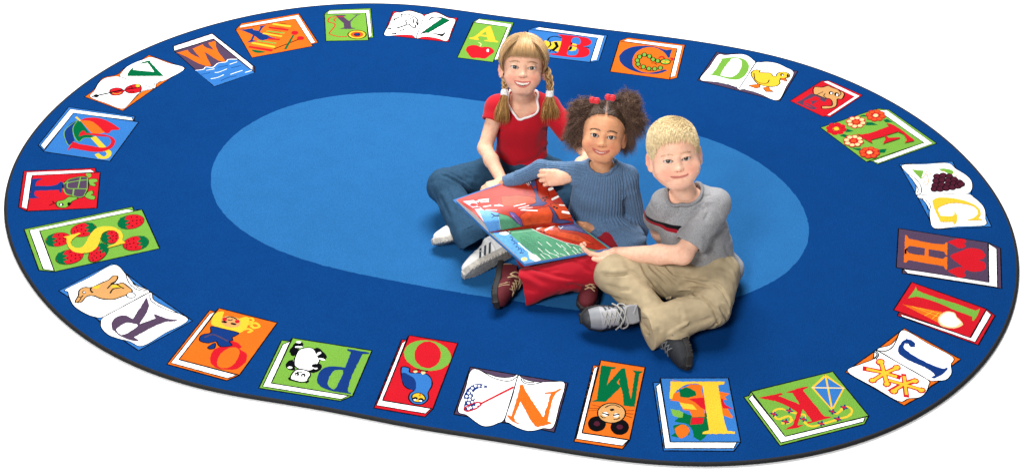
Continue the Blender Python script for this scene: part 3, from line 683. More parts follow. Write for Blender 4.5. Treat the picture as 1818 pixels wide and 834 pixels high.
def mesh_sdf(f, lo, hi, h, n=10, proj_steps=2):
    lo = A3(*lo); hi = A3(*hi)
    nb = np.maximum(1, np.ceil((hi-lo)/(h*n)).astype(int))
    I = np.stack(np.meshgrid(*[np.arange(k) for k in nb], indexing='ij'), -1).reshape(-1, 3)
    cen = lo+(I+.5)*h*n
    d = np.concatenate([f(c) for c in np.array_split(cen, max(1, len(cen)//60000))])
    I = I[np.abs(d) < h*n*.87*1.35+.004]
    g = np.arange(n+1); gx = np.stack(np.meshgrid(g, g, g, indexing='ij'), -1).reshape(-1, 3)
    keys, pts, quads = [], [], []
    span = (nb*n+2).astype(np.int64)
    def key(c): return (c[..., 0]*span[1]+c[..., 1])*span[2]+c[..., 2]
    for ch in np.array_split(I, max(1, len(I)//150)):
        if len(ch) == 0: continue
        base = ch*n
        P = lo+(base[:, None, :]+gx[None])*h
        v = f(P.reshape(-1, 3)).reshape(len(ch), n+1, n+1, n+1)
        v = np.where(v == 0, 1e-9, v)
        s = v < 0
        cs = [s[:, a:a+n, b:b+n, c:c+n] for a, b, c in CORN]
        cv = [v[:, a:a+n, b:b+n, c:c+n] for a, b, c in CORN]
        tot = sum(c.astype(np.int8) for c in cs); act = (tot > 0) & (tot < 8)
        ii = np.argwhere(act)
        if len(ii) == 0: continue
        sel = tuple(ii.T)
        acc = np.zeros((len(ii), 3)); cnt = np.zeros(len(ii))
        V8 = [c[sel] for c in cv]
        for a, b in EDG:
            m = (V8[a] < 0) != (V8[b] < 0)
            t = np.where(m, V8[a]/np.where(m, V8[a]-V8[b], 1), 0)
            pa, pb = np.array(CORN[a], float), np.array(CORN[b], float)
            acc += m[:, None]*(pa+t[:, None]*(pb-pa)); cnt += m
        cell = base[ii[:, 0]]+ii[:, 1:]
        keys.append(key(cell)); pts.append(lo+(cell+acc/cnt[:, None])*h)
        for ax in range(3):
            b1, b2 = (ax+1) % 3, (ax+2) % 3
            o = [0, 0, 0]; o[ax] = 1
            s0 = s[:, :n, :n, :n]; s1 = s[:, o[0]:o[0]+n, o[1]:o[1]+n, o[2]:o[2]+n]
            e = np.argwhere(s0 != s1)
            if len(e) == 0: continue
            c = base[e[:, 0]]+e[:, 1:]
            flip = s0[tuple(e.T)]
            e1 = np.zeros(3, int); e1[b1] = 1; e2 = np.zeros(3, int); e2[b2] = 1
            q = np.stack([key(c-e1-e2), key(c-e2), key(c), key(c-e1)], 1)
            q[~flip] = q[~flip][:, ::-1]
            quads.append(q)
    keys = np.concatenate(keys); pts = np.concatenate(pts); quads = np.concatenate(quads)
    o = np.argsort(keys); keys = keys[o]; pts = pts[o]
    idx = np.clip(np.searchsorted(keys, quads), 0, len(keys)-1)
    quads = idx[(keys[idx] == quads).all(1)]
    for _ in range(proj_steps):
        g_ = grad(f, pts, h*.4); l2 = np.maximum((g_**2).sum(1), .05)
        st = -f(pts)/l2
        pts = pts+np.clip(st, -h*.3, h*.3)[:, None]*g_*.9
    return pts, quads
def normals(f, P, h=.001):
    g = grad(f, P, h); return g/(np.linalg.norm(g, axis=1)[:, None]+1e-9)
def raymarch(f, pxs, t0=3.2, tmax=6.0):
    """photograph pixels -> points on the implicit surface seen there (None where missed: nearest approach)"""
    D = np.array([ray(x, y) for x, y in pxs]); D /= np.linalg.norm(D, axis=1)[:, None]
    t = np.full(len(D), t0); best = np.full(len(D), 9.); tb = t.copy()
    for _ in range(160):
        d = f(CC+D*t[:, None])
        u = d < best; best[u] = d[u]; tb[u] = t[u]
        t = np.minimum(t+np.where(np.abs(d) < .0003, 0, d*.7), tmax)
    return CC+D*tb[:, None]
def tubes(paths, radii, sides=4, cols=None, taper=True):
    """many tapered tubes in one mesh. paths: list of Nx3 (all same N)"""
    P = np.asarray(paths, float); m, n, _ = P.shape
    T = np.gradient(P, axis=1); T /= (np.linalg.norm(T, axis=2, keepdims=True)+1e-9)
    ref = np.eye(3)[np.abs(T).max(1).argmin(1)][:, None, :]*np.ones((1, n, 1))
    U = np.cross(T, ref); U /= (np.linalg.norm(U, axis=2, keepdims=True)+1e-9); W = np.cross(T, U)
    R = np.asarray(radii, float)
    if R.ndim == 0: R = np.full(m, float(R))
    if R.ndim == 1:
        prof = np.ones(n)
        if taper: prof = np.minimum(1, (1-np.linspace(0, 1, n))*2.2+.12)
        R = R[:, None]*prof[None]
    ang = np.arange(sides)*2*np.pi/sides
    V = P[:, :, None, :]+R[:, :, None, None]*(np.cos(ang)[None, None, :, None]*U[:, :, None, :]+np.sin(ang)[None, None, :, None]*W[:, :, None, :])
    V = V.reshape(-1, 3)
    b = (np.arange(m)[:, None, None]*n+np.arange(n-1)[None, :, None])*sides
    k = np.arange(sides)[None, None, :]; k2 = (k+1) % sides
    F = np.stack([b+k, b+k2, b+sides+k2, b+sides+k], -1).reshape(-1, 4)
    C = None
    if cols is not None: C = np.repeat(np.asarray(cols), n*sides, axis=0)
    return V, F, C
def polyline(P, n):
    P = np.asarray(P, float); s = np.concatenate([[0], np.cumsum(np.linalg.norm(np.diff(P, axis=0), axis=1))])
    t = np.linspace(0, s[-1], n)
    return np.stack([np.interp(t, s, P[:, i]) for i in range(3)], 1)
class Vnoise:
    """smooth value noise on a lattice"""
    def __init__(s, seed, N=24):
        s.g = np.random.default_rng(seed).normal(0, 1, (N, N, N)); s.N = N
    def __call__(s, P, scale):
        q = P*scale; i = np.floor(q).astype(int); f = q-i; f = f*f*(3-2*f); N = s.N; out = 0
        for a in (0, 1):
            for b in (0, 1):
                for c in (0, 1):
                    w = (f[:, 0] if a else 1-f[:, 0])*(f[:, 1] if b else 1-f[:, 1])*(f[:, 2] if c else 1-f[:, 2])
                    out = out+w*s.g[(i[:, 0]+a) % N, (i[:, 1]+b) % N, (i[:, 2]+c) % N]
        return out
VN = Vnoise(3)

def refine(V, F, f, mask, h):
    """split the quads whose corners all satisfy mask into four and lay the new points on the surface"""
    m = mask(V)[F].all(1)
    if not m.any(): return V, F
    Q = F[m]; N = len(V)
    e = np.concatenate([np.sort(Q[:, [i, (i+1) % 4]], 1) for i in range(4)])
    ue, inv = np.unique(e[:, 0].astype(np.int64)*N+e[:, 1], return_inverse=True)
    mid = (V[ue//N]+V[ue % N])/2; cen = V[Q].mean(1)
    new = np.concatenate([mid, cen])
    for _ in range(3):
        g = grad(f, new, h*.3); l2 = np.maximum((g**2).sum(1), .1)
        new = new-(np.clip(f(new)/l2, -h*.3, h*.3)[:, None]*g)*.9
    k = len(Q); E = inv.reshape(4, k).T+N; c = N+len(ue)+np.arange(k)
    subs = [np.stack([Q[:, i], E[:, i], c, E[:, (i+3) % 4]], 1) for i in range(4)]
    return np.concatenate([V, new]), np.concatenate([F[~m]]+subs)
# ------------------------------------------------------------------ people: shared anatomy
def zp(x0, y0, s, t): return [(x0+x/s, y0+y/s) for x, y in nums(t)]
def sstep(x, a, b):
    t = np.clip((x-a)/(b-a), 0, 1); return t*t*(3-2*t)
def mixc(C, c, w):
    return C*(1-w[:, None])+np.asarray(c)[None]*w[:, None]
def head_frame(az, el, roll):
    """columns: image right, back of the head, up. az>0 turns the face to the image right"""
    a, e, r = map(math.radians, (az, el, roll))
    f = A3(math.sin(a)*math.cos(e), -math.cos(a)*math.cos(e), math.sin(e))
    x0 = nrm(np.cross(f, (0, 0, 1.))); x0 = x0 if x0[0] > 0 else -x0
    u0 = np.cross(x0, -f)
    X = math.cos(r)*x0+math.sin(r)*u0; Z = -math.sin(r)*x0+math.cos(r)*u0
    return np.stack([X, -f, Z], 1)
def make_base(p):
    cw, jw, nw, ch = p.get('cheek', 1.0), p.get('jaw', 1.0), p.get('nosew', 1.0), p.get('chin', 0.0)
    s = Sdf()
    s.add(ellip((0, .014, .030), (.0715, .088, .0755)))
    s.add(ellip((0, -.016, -.018), (.0580*cw, .0640, .062)), .022)
    s.add(ellip((0, -.030, -.056+ch), (.036*jw, .042, .028)), .02)
    s.add(ellip((0, -.0600, -.0745+ch), (.0165, .0145, .0135)), .018)
    for q in (-1, 1):
        s.add(ellip((q*.0310*cw, -.0485, -.0330), (.0268*cw, .0266, .0270)), .020)
        s.add(cone((q*.041*jw, .0, -.044), (q*.0175, -.043, -.073+ch), .0155, .0165), .02)
        s.sub(ellip((q*.0190, -.0865, .0065), (.0085, .0080, .0105)), .014)
        s.sub(ellip((q*p['ex']*1.08, -.0815, .0050), (.0150, .0050, .0080)), .012)
    s.sub(ellip((0, -.093, .004), (.0100, .0085, .012)), .012)
    nz, ny = p.get('nosez', 0.0), p.get('nosey', 0.0)
    s.add(cone((0, -.0735, .004), (0, -.0850+ny, -.0205+nz), .0046, .0064*nw), .012)
    s.add(ellip((0, -.0875+ny, -.0230+nz), (.0078*nw, .0068, .0064)), .006)
    for q in (-1, 1):
        s.add(ellip((q*.0090*nw, -.0812+ny*.6, -.0252+nz), (.0055*nw, .0068, .0046)), .006)
        s.sub(ellip((q*.0050*nw, -.0880+ny, -.0305+nz), (.0026, .0042, .0022)), .002)
    return s
LX = np.array([-1, -.8, -.5, -.2, 0, .2, .5, .8, 1])
FAT = np.array([.45, .75, .95, 1, .92, 1, .95, .75, .45])
def lip_paths(p):
    """centre lines of both lips, laid on the face, and the two edges of the opening"""
    if 'lips' in p: return p['lips']
    base = make_base(p); mw, mz, sm, op, rr = p['mw'], p['mz'], p['smile'], p['open'], p.get('lipr', .0042)
    q = LX**2
    U = mz+sm*np.abs(LX)**1.8; L = U-op*(1-q)
    bow = np.array([0, 0, .0004, .0010, .0003, .0010, .0004, 0, 0])*p.get('bow', 1)
    def lay(z):
        P = np.stack([LX*mw, np.full(9, -.13), z], 1)
        for _ in range(40): P[:, 1] += base(P)*.8
        return P
    up = lay(U+rr*.75*FAT+bow); lo = lay(L-rr*.95*FAT)
    p['lips'] = (up, lo, U, L); return p['lips']
def mouth_slit(p, grow=0.0):
    up, lo, U, L = lip_paths(p); mw = p['mw']
    def f(P):
        x = P[:, 0]/mw; u = np.interp(x, LX, U); l = np.interp(x, LX, L)
        return np.maximum(np.maximum(np.maximum(P[:, 2]-u, l-P[:, 2])-grow, (np.abs(x)-1)*mw), P[:, 1]+.060)
    return f
def make_head(p):
    ex, ez, ey, er = p['ex'], p.get('ez', .003), p.get('ey', -.0640), .0126
    s = make_base(p)
    up, lo, U, L = lip_paths(p); rr = p.get('lipr', .0042)
    s.add(chain(up+[0, .0006, 0], rr*.85*FAT), .005)
    s.add(chain(lo+[0, .0004, 0], rr*1.05*FAT), .005)
    for q in (-1, 1):
        c = up[-1] if q > 0 else up[0]
        s.sub(ellip(c+A3(q*.0022, -.004, -.0012), (.0028, .0036, .0034)), .006)
        f = p.get('fold', .5)
        if f > 0:
            Pf = np.array([(q*.0165, -.2, -.0265), (q*.0245, -.2, -.0350), (q*(p['mw']+.0075), -.2, c[2]+.001), (q*(p['mw']+.0080), -.2, c[2]-.008)])
            bb = make_base(p)
            for _ in range(40): Pf[:, 1] += bb(Pf)*.8
            s.disp(grooves([(Pf, .0045, .0022*f)]))
    if p['open'] > .002: s.sub(bounded(mouth_slit(p), (0, -.075, p['mz']-.003), .04), .0010)
    else: s.sub(chain((up+lo)/2+np.array([0, -.0030, 0]), .0014*FAT), .0016)
    # eyelids: a shell over each eyeball with an almond opening
    sq = p.get('squint', .0046)
    for q in (-1, 1):
        E = A3(q*ex, ey, ez)
        s.add(ellip(E, (er+.0017,)*3), .0075)
        def slit(P, E=E, q=q):
            x = (P[:, 0]-E[0])*q; z = P[:, 2]-E[2]-x*.10
            up_ = sq*(1-np.clip(np.abs(x/.0145), 0, 1.2)**2.2); dn = -sq*.80*(1-np.clip(np.abs(x/.0145), 0, 1.2)**2.6)
            return np.maximum(np.maximum(z-up_, dn-z), P[:, 1]-(E[1]-.001))
        s.sub(bounded(slit, E+A3(0, -.01, 0), .022, .01), .0012)
    # ears
    for q in (-1, 1):
        ea = p.get('ear', 1.0)
        Re = np.stack([nrm((q*.85, -.5 if q > 0 else -.5, .0)), nrm((.5*q*q, .85*1, 0)) if False else nrm(np.cross((0, 0, 1.), (q*.85, -.5, 0))), A3(0, 0, 1.)], 1)
        o = A3(q*.0705, .010, -.010)
        loc = lambda f, o=o, Re=Re: localf(f, o, Re)
        s.add(bounded(loc(ellip((.004, 0, .002), (.0065, .0165*ea, .0275*ea))), o, .035, .02), .005)
        s.add(bounded(loc(ellip((.004, 0, -.021), (.006, .009*ea, .010*ea))), o, .04, .02), .005)
        s.sub(bounded(loc(ellip((.0125, 0.002*q, .003), (.0055, .0105*ea, .0185*ea))), o, .035, .02), .003)
        s.add(bounded(loc(ellip((.005, -.011*1, -.006), (.005, .004, .007))), o, .035, .02), .003)
    return s
def face_colour(P, p):
    """pigment of the head skin in head coordinates -> linear rgb"""
    base = lin(p['skin']); n = len(P)
    x, y, z = P.T; ax = np.abs(x)
    C = np.tile(base, (n, 1))*(1+.05*VN(P+5, 38.)+.045*VN(P, 130.)+.03*VN(P, 420.))[:, None]
    C = C*(1+np.array([.0, -.035, -.05])*np.clip(VN(P+9, 70.), -1.5, 1.5)[:, None])
    head = (z > -.11)
    red = lin(p['blush'])
    w = .55*np.exp(-(((ax-.038)/.020)**2+((z+.030)/.020)**2))*(y < -.02)
    w += .35*np.exp(-((x/.012)**2+((z+.030)/.010)**2))*(y < -.075)
    w += .45*sstep(ax, .070, .078)*np.exp(-((z+.008)/.035)**2)
    w += .15*np.exp(-((x/.02)**2+((z+.078)/.014)**2))*(y < -.05)
    C = mixc(C, red, np.clip(w*head, 0, 1))
    C *= (1-.03*np.exp(-(((ax-p['ex'])/.017)**2+((z+.010)/.006)**2))*(y < -.05))[:, None]
    # lips
    up, lo, U, L = lip_paths(p); lip = lin(p['lip']); rr = p.get('lipr', .0042)
    m = (np.abs(z-p['mz']) < .03) & (y < -.05)
    if m.any():
        d = np.minimum(chain(up+[0, -.001, .0], rr*.95*FAT)(P[m]), chain(lo+[0, -.001, 0], rr*1.1*FAT)(P[m]))
        C[m] = mixc(C[m], lip, (1-sstep(d, .0002, .0016))*p.get('lipw', .85))
        if p['open'] > .002:
            inside = (mouth_slit(p, .0004)(P[m]) < 0) & (y[m] > np.interp(x[m]/p['mw'], LX, up[:, 1])+.0030)
            C[m] = mixc(C[m], lin((64, 14, 16)), inside*.95)
        else:
            mm = (up+lo)/2
            dd = chain(mm, .0006*FAT)(P[m]*[1, .2, 1]+[0, mm[4, 1]*.8, 0])
            C[m] = mixc(C[m], lin(p.get('seam', (120, 50, 45))), (1-sstep(dd, .0002, .0014))*.8)
    # brows, lash lines, nostrils
    ez = p.get('ez', .003); sq = p.get('squint', .0046)
    for q in (-1, 1):
        t = (x*q-p['ex'])/.0165
        bz = p.get('browz', .021)+p.get('browarch', .004)*(1-np.clip(t, -1.2, 1.2)**2)-.0012*t
        wd = .0021*np.clip(1.15-.35*t, .4, 1.4)*p.get('browt', 1)
        w = np.exp(-((z-bz)/wd)**2)*sstep(1.15-np.abs(t), 0, .25)*(y < -.04)*p.get('broww', .6)
        w = w*(.8+.2*np.sin(x*2600+z*900))
        C = mixc(C, lin(p['brow']), np.clip(w, 0, 1))
        X = (x*q-p['ex']); zz = z-ez-X*.10
        up_ = sq*(1-np.clip(np.abs(X/.0145), 0, 1.2)**2.2)
        w = np.exp(-((zz-up_-.0005)/.0011)**2)*sstep(.0160-np.abs(X), 0, .002)*(y < -.055)*p.get('lash', .85)
        dn = -sq*.80*(1-np.clip(np.abs(X/.0145), 0, 1.2)**2.6)
        w += .35*np.exp(-((zz-dn+.0002)/.0008)**2)*sstep(.0150-np.abs(X), 0, .002)*(y < -.055)
        C = mixc(C, lin(p.get('lashc', (60, 40, 32))), np.clip(w, 0, 1))
        w = np.exp(-(((x-q*.0050*p.get('nosew', 1))/.0026)**2+((z+.0303-p.get('nosez', 0))/.0018)**2))*(y < -.07)*.8
        C = mixc(C, lin((95, 45, 35)), w)
    return np.clip(C, 0, 1)
SKINM = {}
def skin_mat(name):
    return material(name, (1, 1, 1, 1), .55, .22, attr='col', sss=.15, bump=(750, .22, .0008))
def eye_mat(name, iris):
    m = bpy.data.materials.new(name); m.use_nodes = True; nt = m.node_tree; N = nt.nodes; L = nt.links; b = N['Principled BSDF']
    a = N.new('ShaderNodeAttribute'); a.attribute_name = 'gaze'
    r = N.new('ShaderNodeValToRGB'); r.color_ramp.interpolation = 'LINEAR'
    E = r.color_ramp.elements
    dk = tuple(v*.25 for v in lin(iris))+(1,); ir = tuple(lin(iris))+(1,)
    E[0].position = 0; E[0].color = (.004, .004, .004, 1)
    E[1].position = 1; E[1].color = (.72, .68, .66, 1)
    for pos, c in ((.27, (.004, .004, .004, 1)), (.31, ir), (.46, ir), (.53, dk), (.57, dk), (.62, (.86, .84, .83, 1))):
        e = E.new(pos); e.color = c
    L.new(a.outputs['Fac'], r.inputs['Fac']); L.new(r.outputs['Color'], b.inputs['Base Color'])
    b.inputs['Roughness'].default_value = .06; b.inputs['Specular IOR Level'].default_value = .6
    return m
def eyeball(root, K, q, mat):
    E = K['o']+K['R']@(A3(q*K['p']['ex'], K['p'].get('ey', -.064), K['p'].get('ez', .003))*K['s']); r = .0126*K['s']
    g = nrm(CC-E)
    u = np.linspace(0, math.pi, 22); v = np.linspace(0, 2*math.pi, 32, endpoint=False)
    X = nrm(np.cross(g, (0, 0, 1.))); Y = np.cross(g, X); V, at = [], []
    for a in u:
        for b in v:
            # corneal bulge in front of the iris
            k = 1+.05*math.exp(-(a/.42)**2)
            V.append(E+r*k*(math.cos(a)*g+math.sin(a)*(math.cos(b)*X+math.sin(b)*Y))); at.append(a)
    F = []
    for i in range(len(u)-1):
        for j in range(32): F.append((i*32+j, i*32+(j+1) % 32, (i+1)*32+(j+1) % 32, (i+1)*32+j))
    return mesh_obj('eye', V, F, mat, root, attrs={'gaze': np.array(at)})
# hands --------------------------------------------------------------------------------------
def hand(s, w, fwd, back, thumb, curl, sc=1.0, spread=1.0, th=((.75, .55, -.35), (.35, .9, -.25), (.1, .95, -.3)), k0=.010):
    """add a hand to Sdf s. w wrist, fwd to the fingers, back = direction the back of the hand faces,
    thumb=+1/-1 side along fwd x back; curl: per finger (mcp, pip, dip) degrees"""
    Y = nrm(fwd); Z = nrm(A3(*back)-Y*(A3(*back)@Y)); X = np.cross(Y, Z)*thumb
    T = lambda v: A3(*w)+sc*(X*v[0]+Y*v[1]+Z*v[2])
    H = Sdf()
    kn = [(.0215, .057, .001), (.0075, .060, .002), (-.0070, .058, .001), (-.0200, .052, -.001)]
    H.add(cone(T((0, -.012, 0)), T((0, .012, 0)), .019*sc, .0195*sc))
    for i, k in enumerate(kn):
        H.add(cone(T((k[0]*.55, .012, 0)), T(k), .0125*sc, .0098*sc), .010*sc)
    H.add(cone(T((.016, .012, -.006)), T((.020, .038, -.006)), .013*sc, .010*sc), .010*sc)
    H.add(cone(T((-.014, .012, -.006)), T((-.017, .040, -.006)), .011*sc, .010*sc), .010*sc)
    Ls = [(.030, .018, .0145), (.033, .0205, .0155), (.031, .019, .015), (.024, .0145, .0135)]
    rs = [(.0083, .0075, .0070, .0060), (.0085, .0077, .0071, .0061), (.0081, .0074, .0068, .0059), (.0073, .0066, .0061, .0053)]
    nails = []
    for i, k in enumerate(kn):
        p = A3(*k); a = 0.; sx = (i-1.4)*-.10*spread; F = None
        for j in range(3):
            a += math.radians(curl[i][j]); d = A3(sx, math.cos(a), -math.sin(a)); d /= np.linalg.norm(d)
            q = p+d*Ls[i][j]
            seg = cone(T(p), T(q), rs[i][j]*sc, rs[i][j+1]*sc)
            if F is None: F = Sdf().add(seg)
            else: F.add(seg, .002*sc)
            p = q
        nails.append((T(p-d*.004+A3(0, math.sin(a), math.cos(a))*.0045), T(d+A3(0, 0, 0))-T((0, 0, 0)), T(A3(0, math.sin(a), math.cos(a)))-T((0, 0, 0))))
        H.add(F, .0028*sc)
    p = A3(.014, .014, -.008); rr = [.0135, .0100, .0088, .0068]; LL = [.030, .026, .020]
    F = None
    for j in range(3):
        d = nrm(th[j]); q = p+d*LL[j]; seg = cone(T(p), T(q), rr[j]*sc, rr[j+1]*sc)
        F = Sdf().add(seg) if F is None else F.add(seg, .002*sc)
        p = q
    H.add(F, .006*sc)
    c = T((0, .055, 0))
    s.add(bounded(H, c, .10*sc, .04), k0*sc)
    return c
# shoes --------------------------------------------------------------------------------------
def shoe(root, ankle_o, toe, up, sc, upper, sole, lace=None, stripes=None, name='shoe', closed=False, tongue=None, cap=None, mirror=1, h=.0022, label=None, stripe_mat=None):
    """shoe with heel-to-toe axis toe, up = from sole to laces; ankle_o = centre of the sole's underside"""
    R = frame(x=toe, z=up); o = A3(*ankle_o)
    def outline(P, gx=0.0, gy=0.0):
        x, y = P[:, 0], P[:, 1]*mirror
        t = np.clip((x+.095)/.19, 0, 1)
        wy = np.interp(t, [0, .12, .35, .55, .72, .9, 1], [.024, .030, .028, .033, .037, .030, .012])+gy
        cy = np.interp(t, [0, .4, .75, 1], [0, .002, -.002, -.008])
        return np.maximum((np.abs(y-cy)-wy)*.9, (np.abs(x)-.097-gx)*.8)
    so = Sdf().add(lambda P: smax(outline(P, .003, .003)-.001, np.abs(P[:, 2]-.011-.004*sstep(P[:, 0], .06, .1))-.011, .006))
    tread = lambda P: .0016*np.sign(np.sin(P[:, 0]*520)*np.sin(P[:, 1]*420))*(P[:, 2] < .004)
    so.disp(tread)
    u = Sdf().add(ellip((.045, -.002*mirror, .022), (.053, .036, .030)))
    u.add(ellip((-.062, 0, .030), (.036, .032, .042)), .02)
    u.add(cone((.030, 0, .028), (-.035, 0, .052), .030, .031), .02)
    u.add(cone((-.045, 0, .045), (-.052, 0, .078), .031, .031), .012)
    u.cut(plane((0, 0, .008), (0, 0, -1)), .004)
    u.cut(lambda P: outline(P, .001, .002), .008)
    u.cut(plane((-.05, 0, .078), (-.25, 0, 1)), .004)
    if not closed: u.sub(tubecut((-.050, 0, .060), (-.056, 0, .12), .0255), .004)
    u.disp(lambda P: -.0016*((np.abs(np.sin((P[:, 0]-.01)*70+np.abs(P[:, 1])*40)) > .985) & (P[:, 0] < .04)))
    out = []
    lo, hi = A3(-.11, -.05, -.01), A3(.11, .05, .10)
    V, F = mesh_sdf(localf(u, (0, 0, 0), np.eye(3)), lo, hi, h)
    at = {'sx': V[:, 0], 'sz': V[:, 2], 'sy': V[:, 1]*mirror}
    W = lambda V: o+(V*sc)@R.T
    ob = mesh_obj(name, W(V), F, upper, root, attrs=at)
    if label: ob['label'] = label
    V, F = mesh_sdf(so, lo, hi, h)
    mesh_obj('sole', W(V), F, sole, ob, attrs={'sx': V[:, 0], 'sz': V[:, 2]})
    if lace is not None:
        paths = []
        for i in range(5):
            x = .035-.014*i
            for q in (-1, 1):
                a = A3(x, q*.019, 0); b = A3(x-.014, -q*.019, 0)
                pts = []
                for t in np.linspace(0, 1, 9):
                    c = a+(b-a)*t; z = .075-.028*sstep(np.array([c[0]]), -.045, .05)[0]
                    c = A3(c[0], c[1], z); 
                    for _ in range(4):
                        dd = u(c[None])[0]; c = c-A3(0, 0, 1)*(dd-.0022)
                    pts.append(c)
                paths.append(pts)
        # bow loops falling over the side
        for q, L_ in ((1, .035), (-1, .032)):
            base = A3(-.03, 0, .082)
            pts = [base+A3(.012*math.sin(t*3.1)+.01*t, q*(.004+L_*math.sin(t*math.pi/2)), -.012*t*t*2.2) for t in np.linspace(0, 1, 9)]
            paths.append(pts); pts2 = [base+A3(-.010*math.sin(t*3.1)+.01*t, q*(.004+L_*math.sin(t*math.pi/2)), -.012*t*t*2.2+.002) for t in np.linspace(0, 1, 9)]
            paths.append(pts2)
            pts3 = [base+A3(.02*t+.01*t*t, q*(.010+.03*t), -.002-.03*t*t) for t in np.linspace(0, 1, 9)]; paths.append(pts3)
        P = np.array([W(np.array(p_)) for p_ in paths])
        V, F, _ = tubes(P, .0024*sc, 6, taper=False)
        mesh_obj('laces', V, F, lace, ob)
    if stripes:
        for k_ in stripes:
            # raised side stripes following the upper
            for q in (-1, 1):
                V, F = [], []
                for i, (x0, x1, w_) in enumerate(k_):
                    A_, B_ = [], []
                    for t in np.linspace(0, 1, 10):
                        x = x0+(x1-x0)*t; z = .022+.034*t
                        for dx, L_ in ((-w_, A_), (w_, B_)):
                            c = A3(x+dx, q*.06, z)
                            for _ in range(14):
                                dd = u(c[None])[0]; c = c-A3(0, q, 0)*(dd-.0009)*.9
                            L_.append(c)
                    b = len(V); V += A_+B_; m_ = 10
                    F += [(b+j, b+j+1, b+m_+j+1, b+m_+j) for j in range(m_-1)]
                for j0 in range(0, len(V), 20): mesh_obj('side_stripe', W(np.array(V[j0:j0+20])), [(j, j+1, j+11, j+10) for j in range(9)], stripe_mat, ob)
    return ob
# hair --------------------------------------------------------------------------------------
SK_C, SK_R = A3(0, .014, .030), A3(.0715, .088, .0755)
def on_skull(D, off=0.0):
    """directions from the cranium centre -> points on the (offset) cranium"""
    D = np.asarray(D, float); R = SK_R+off
    k = 1/np.sqrt(((D/R)**2).sum(-1, keepdims=True)); return SK_C+D*k
def skull_arc(a, b, n, off):
    """arc over the cranium between two points (head coordinates), off = array of heights"""
    a = np.asarray(a)-SK_C; b = np.asarray(b)-SK_C
    ua, ub = a/SK_R, b/SK_R; ua = ua/np.linalg.norm(ua); ub = ub/np.linalg.norm(ub)
    w = math.acos(np.clip(ua@ub, -1, 1)); t = np.linspace(0, 1, n)
    U = (np.sin((1-t)*w)[:, None]*ua+np.sin(t*w)[:, None]*ub)/max(math.sin(w), 1e-6)
    P = U*(SK_R+np.asarray(off)[:, None])
    return SK_C+P
def hair_mat(name, rough=.42, spec=.45):
    return material(name, (1, 1, 1, 1), rough, spec, attr='col')
def hair_cols(n, a, b, seed):
    r = np.random.default_rng(seed); t = r.beta(1.4, 1.4, n)[:, None]
    C = lin(a)[None]*(1-t)+lin(b)[None]*t; C = C*r.uniform(.8, 1.15, (n, 1))
    return np.concatenate([np.clip(C, 0, 1), np.ones((n, 1))], 1)
def body_mesh(root, f, K, lo, hi, h, mat, extra_col=None):
    V, F = mesh_sdf(f, lo, hi, h)
    hd = localf(make_head(K['p']), K['o'], K['R'], K['s'])
    loc = lambda X: (X-K['o'])@K['R']/K['s']
    def m1(X):
        q = loc(X); return (q[:, 1] < -.028) & (q[:, 2] > -.066) & (q[:, 2] < .040)
    def m2(X):
        q = loc(X); a = np.abs(q[:, 0])
        return (q[:, 1] < -.045) & (((np.abs(q[:, 2]-.003) < .013) & (np.abs(a-K['p']['ex']) < .020)) | ((np.abs(q[:, 2]-K['p']['mz']) < .016) & (a < .031)) | ((a < .015) & (np.abs(q[:, 2]+.028) < .010)))
    V, F = refine(V, F, f, m1, h); V, F = refine(V, F, hd, m2, h/2)
    P = (V-K['o'])@K['R']/K['s']
    C = face_colour(P, K['p'])
    if extra_col: C = extra_col(V, C)
    C = np.concatenate([C, np.ones((len(C), 1))], 1)
    return mesh_obj('body', V, F, mat, root, attrs={'col': C})
def cloth(name, root, f, lo, hi, h, mat, attrs=None, post=None):
    V, F = mesh_sdf(f, lo, hi, h)
    at = attrs(V) if attrs else None
    if post is not None: V = post(V)
    return mesh_obj(name, V, F, mat, root, attrs=at)

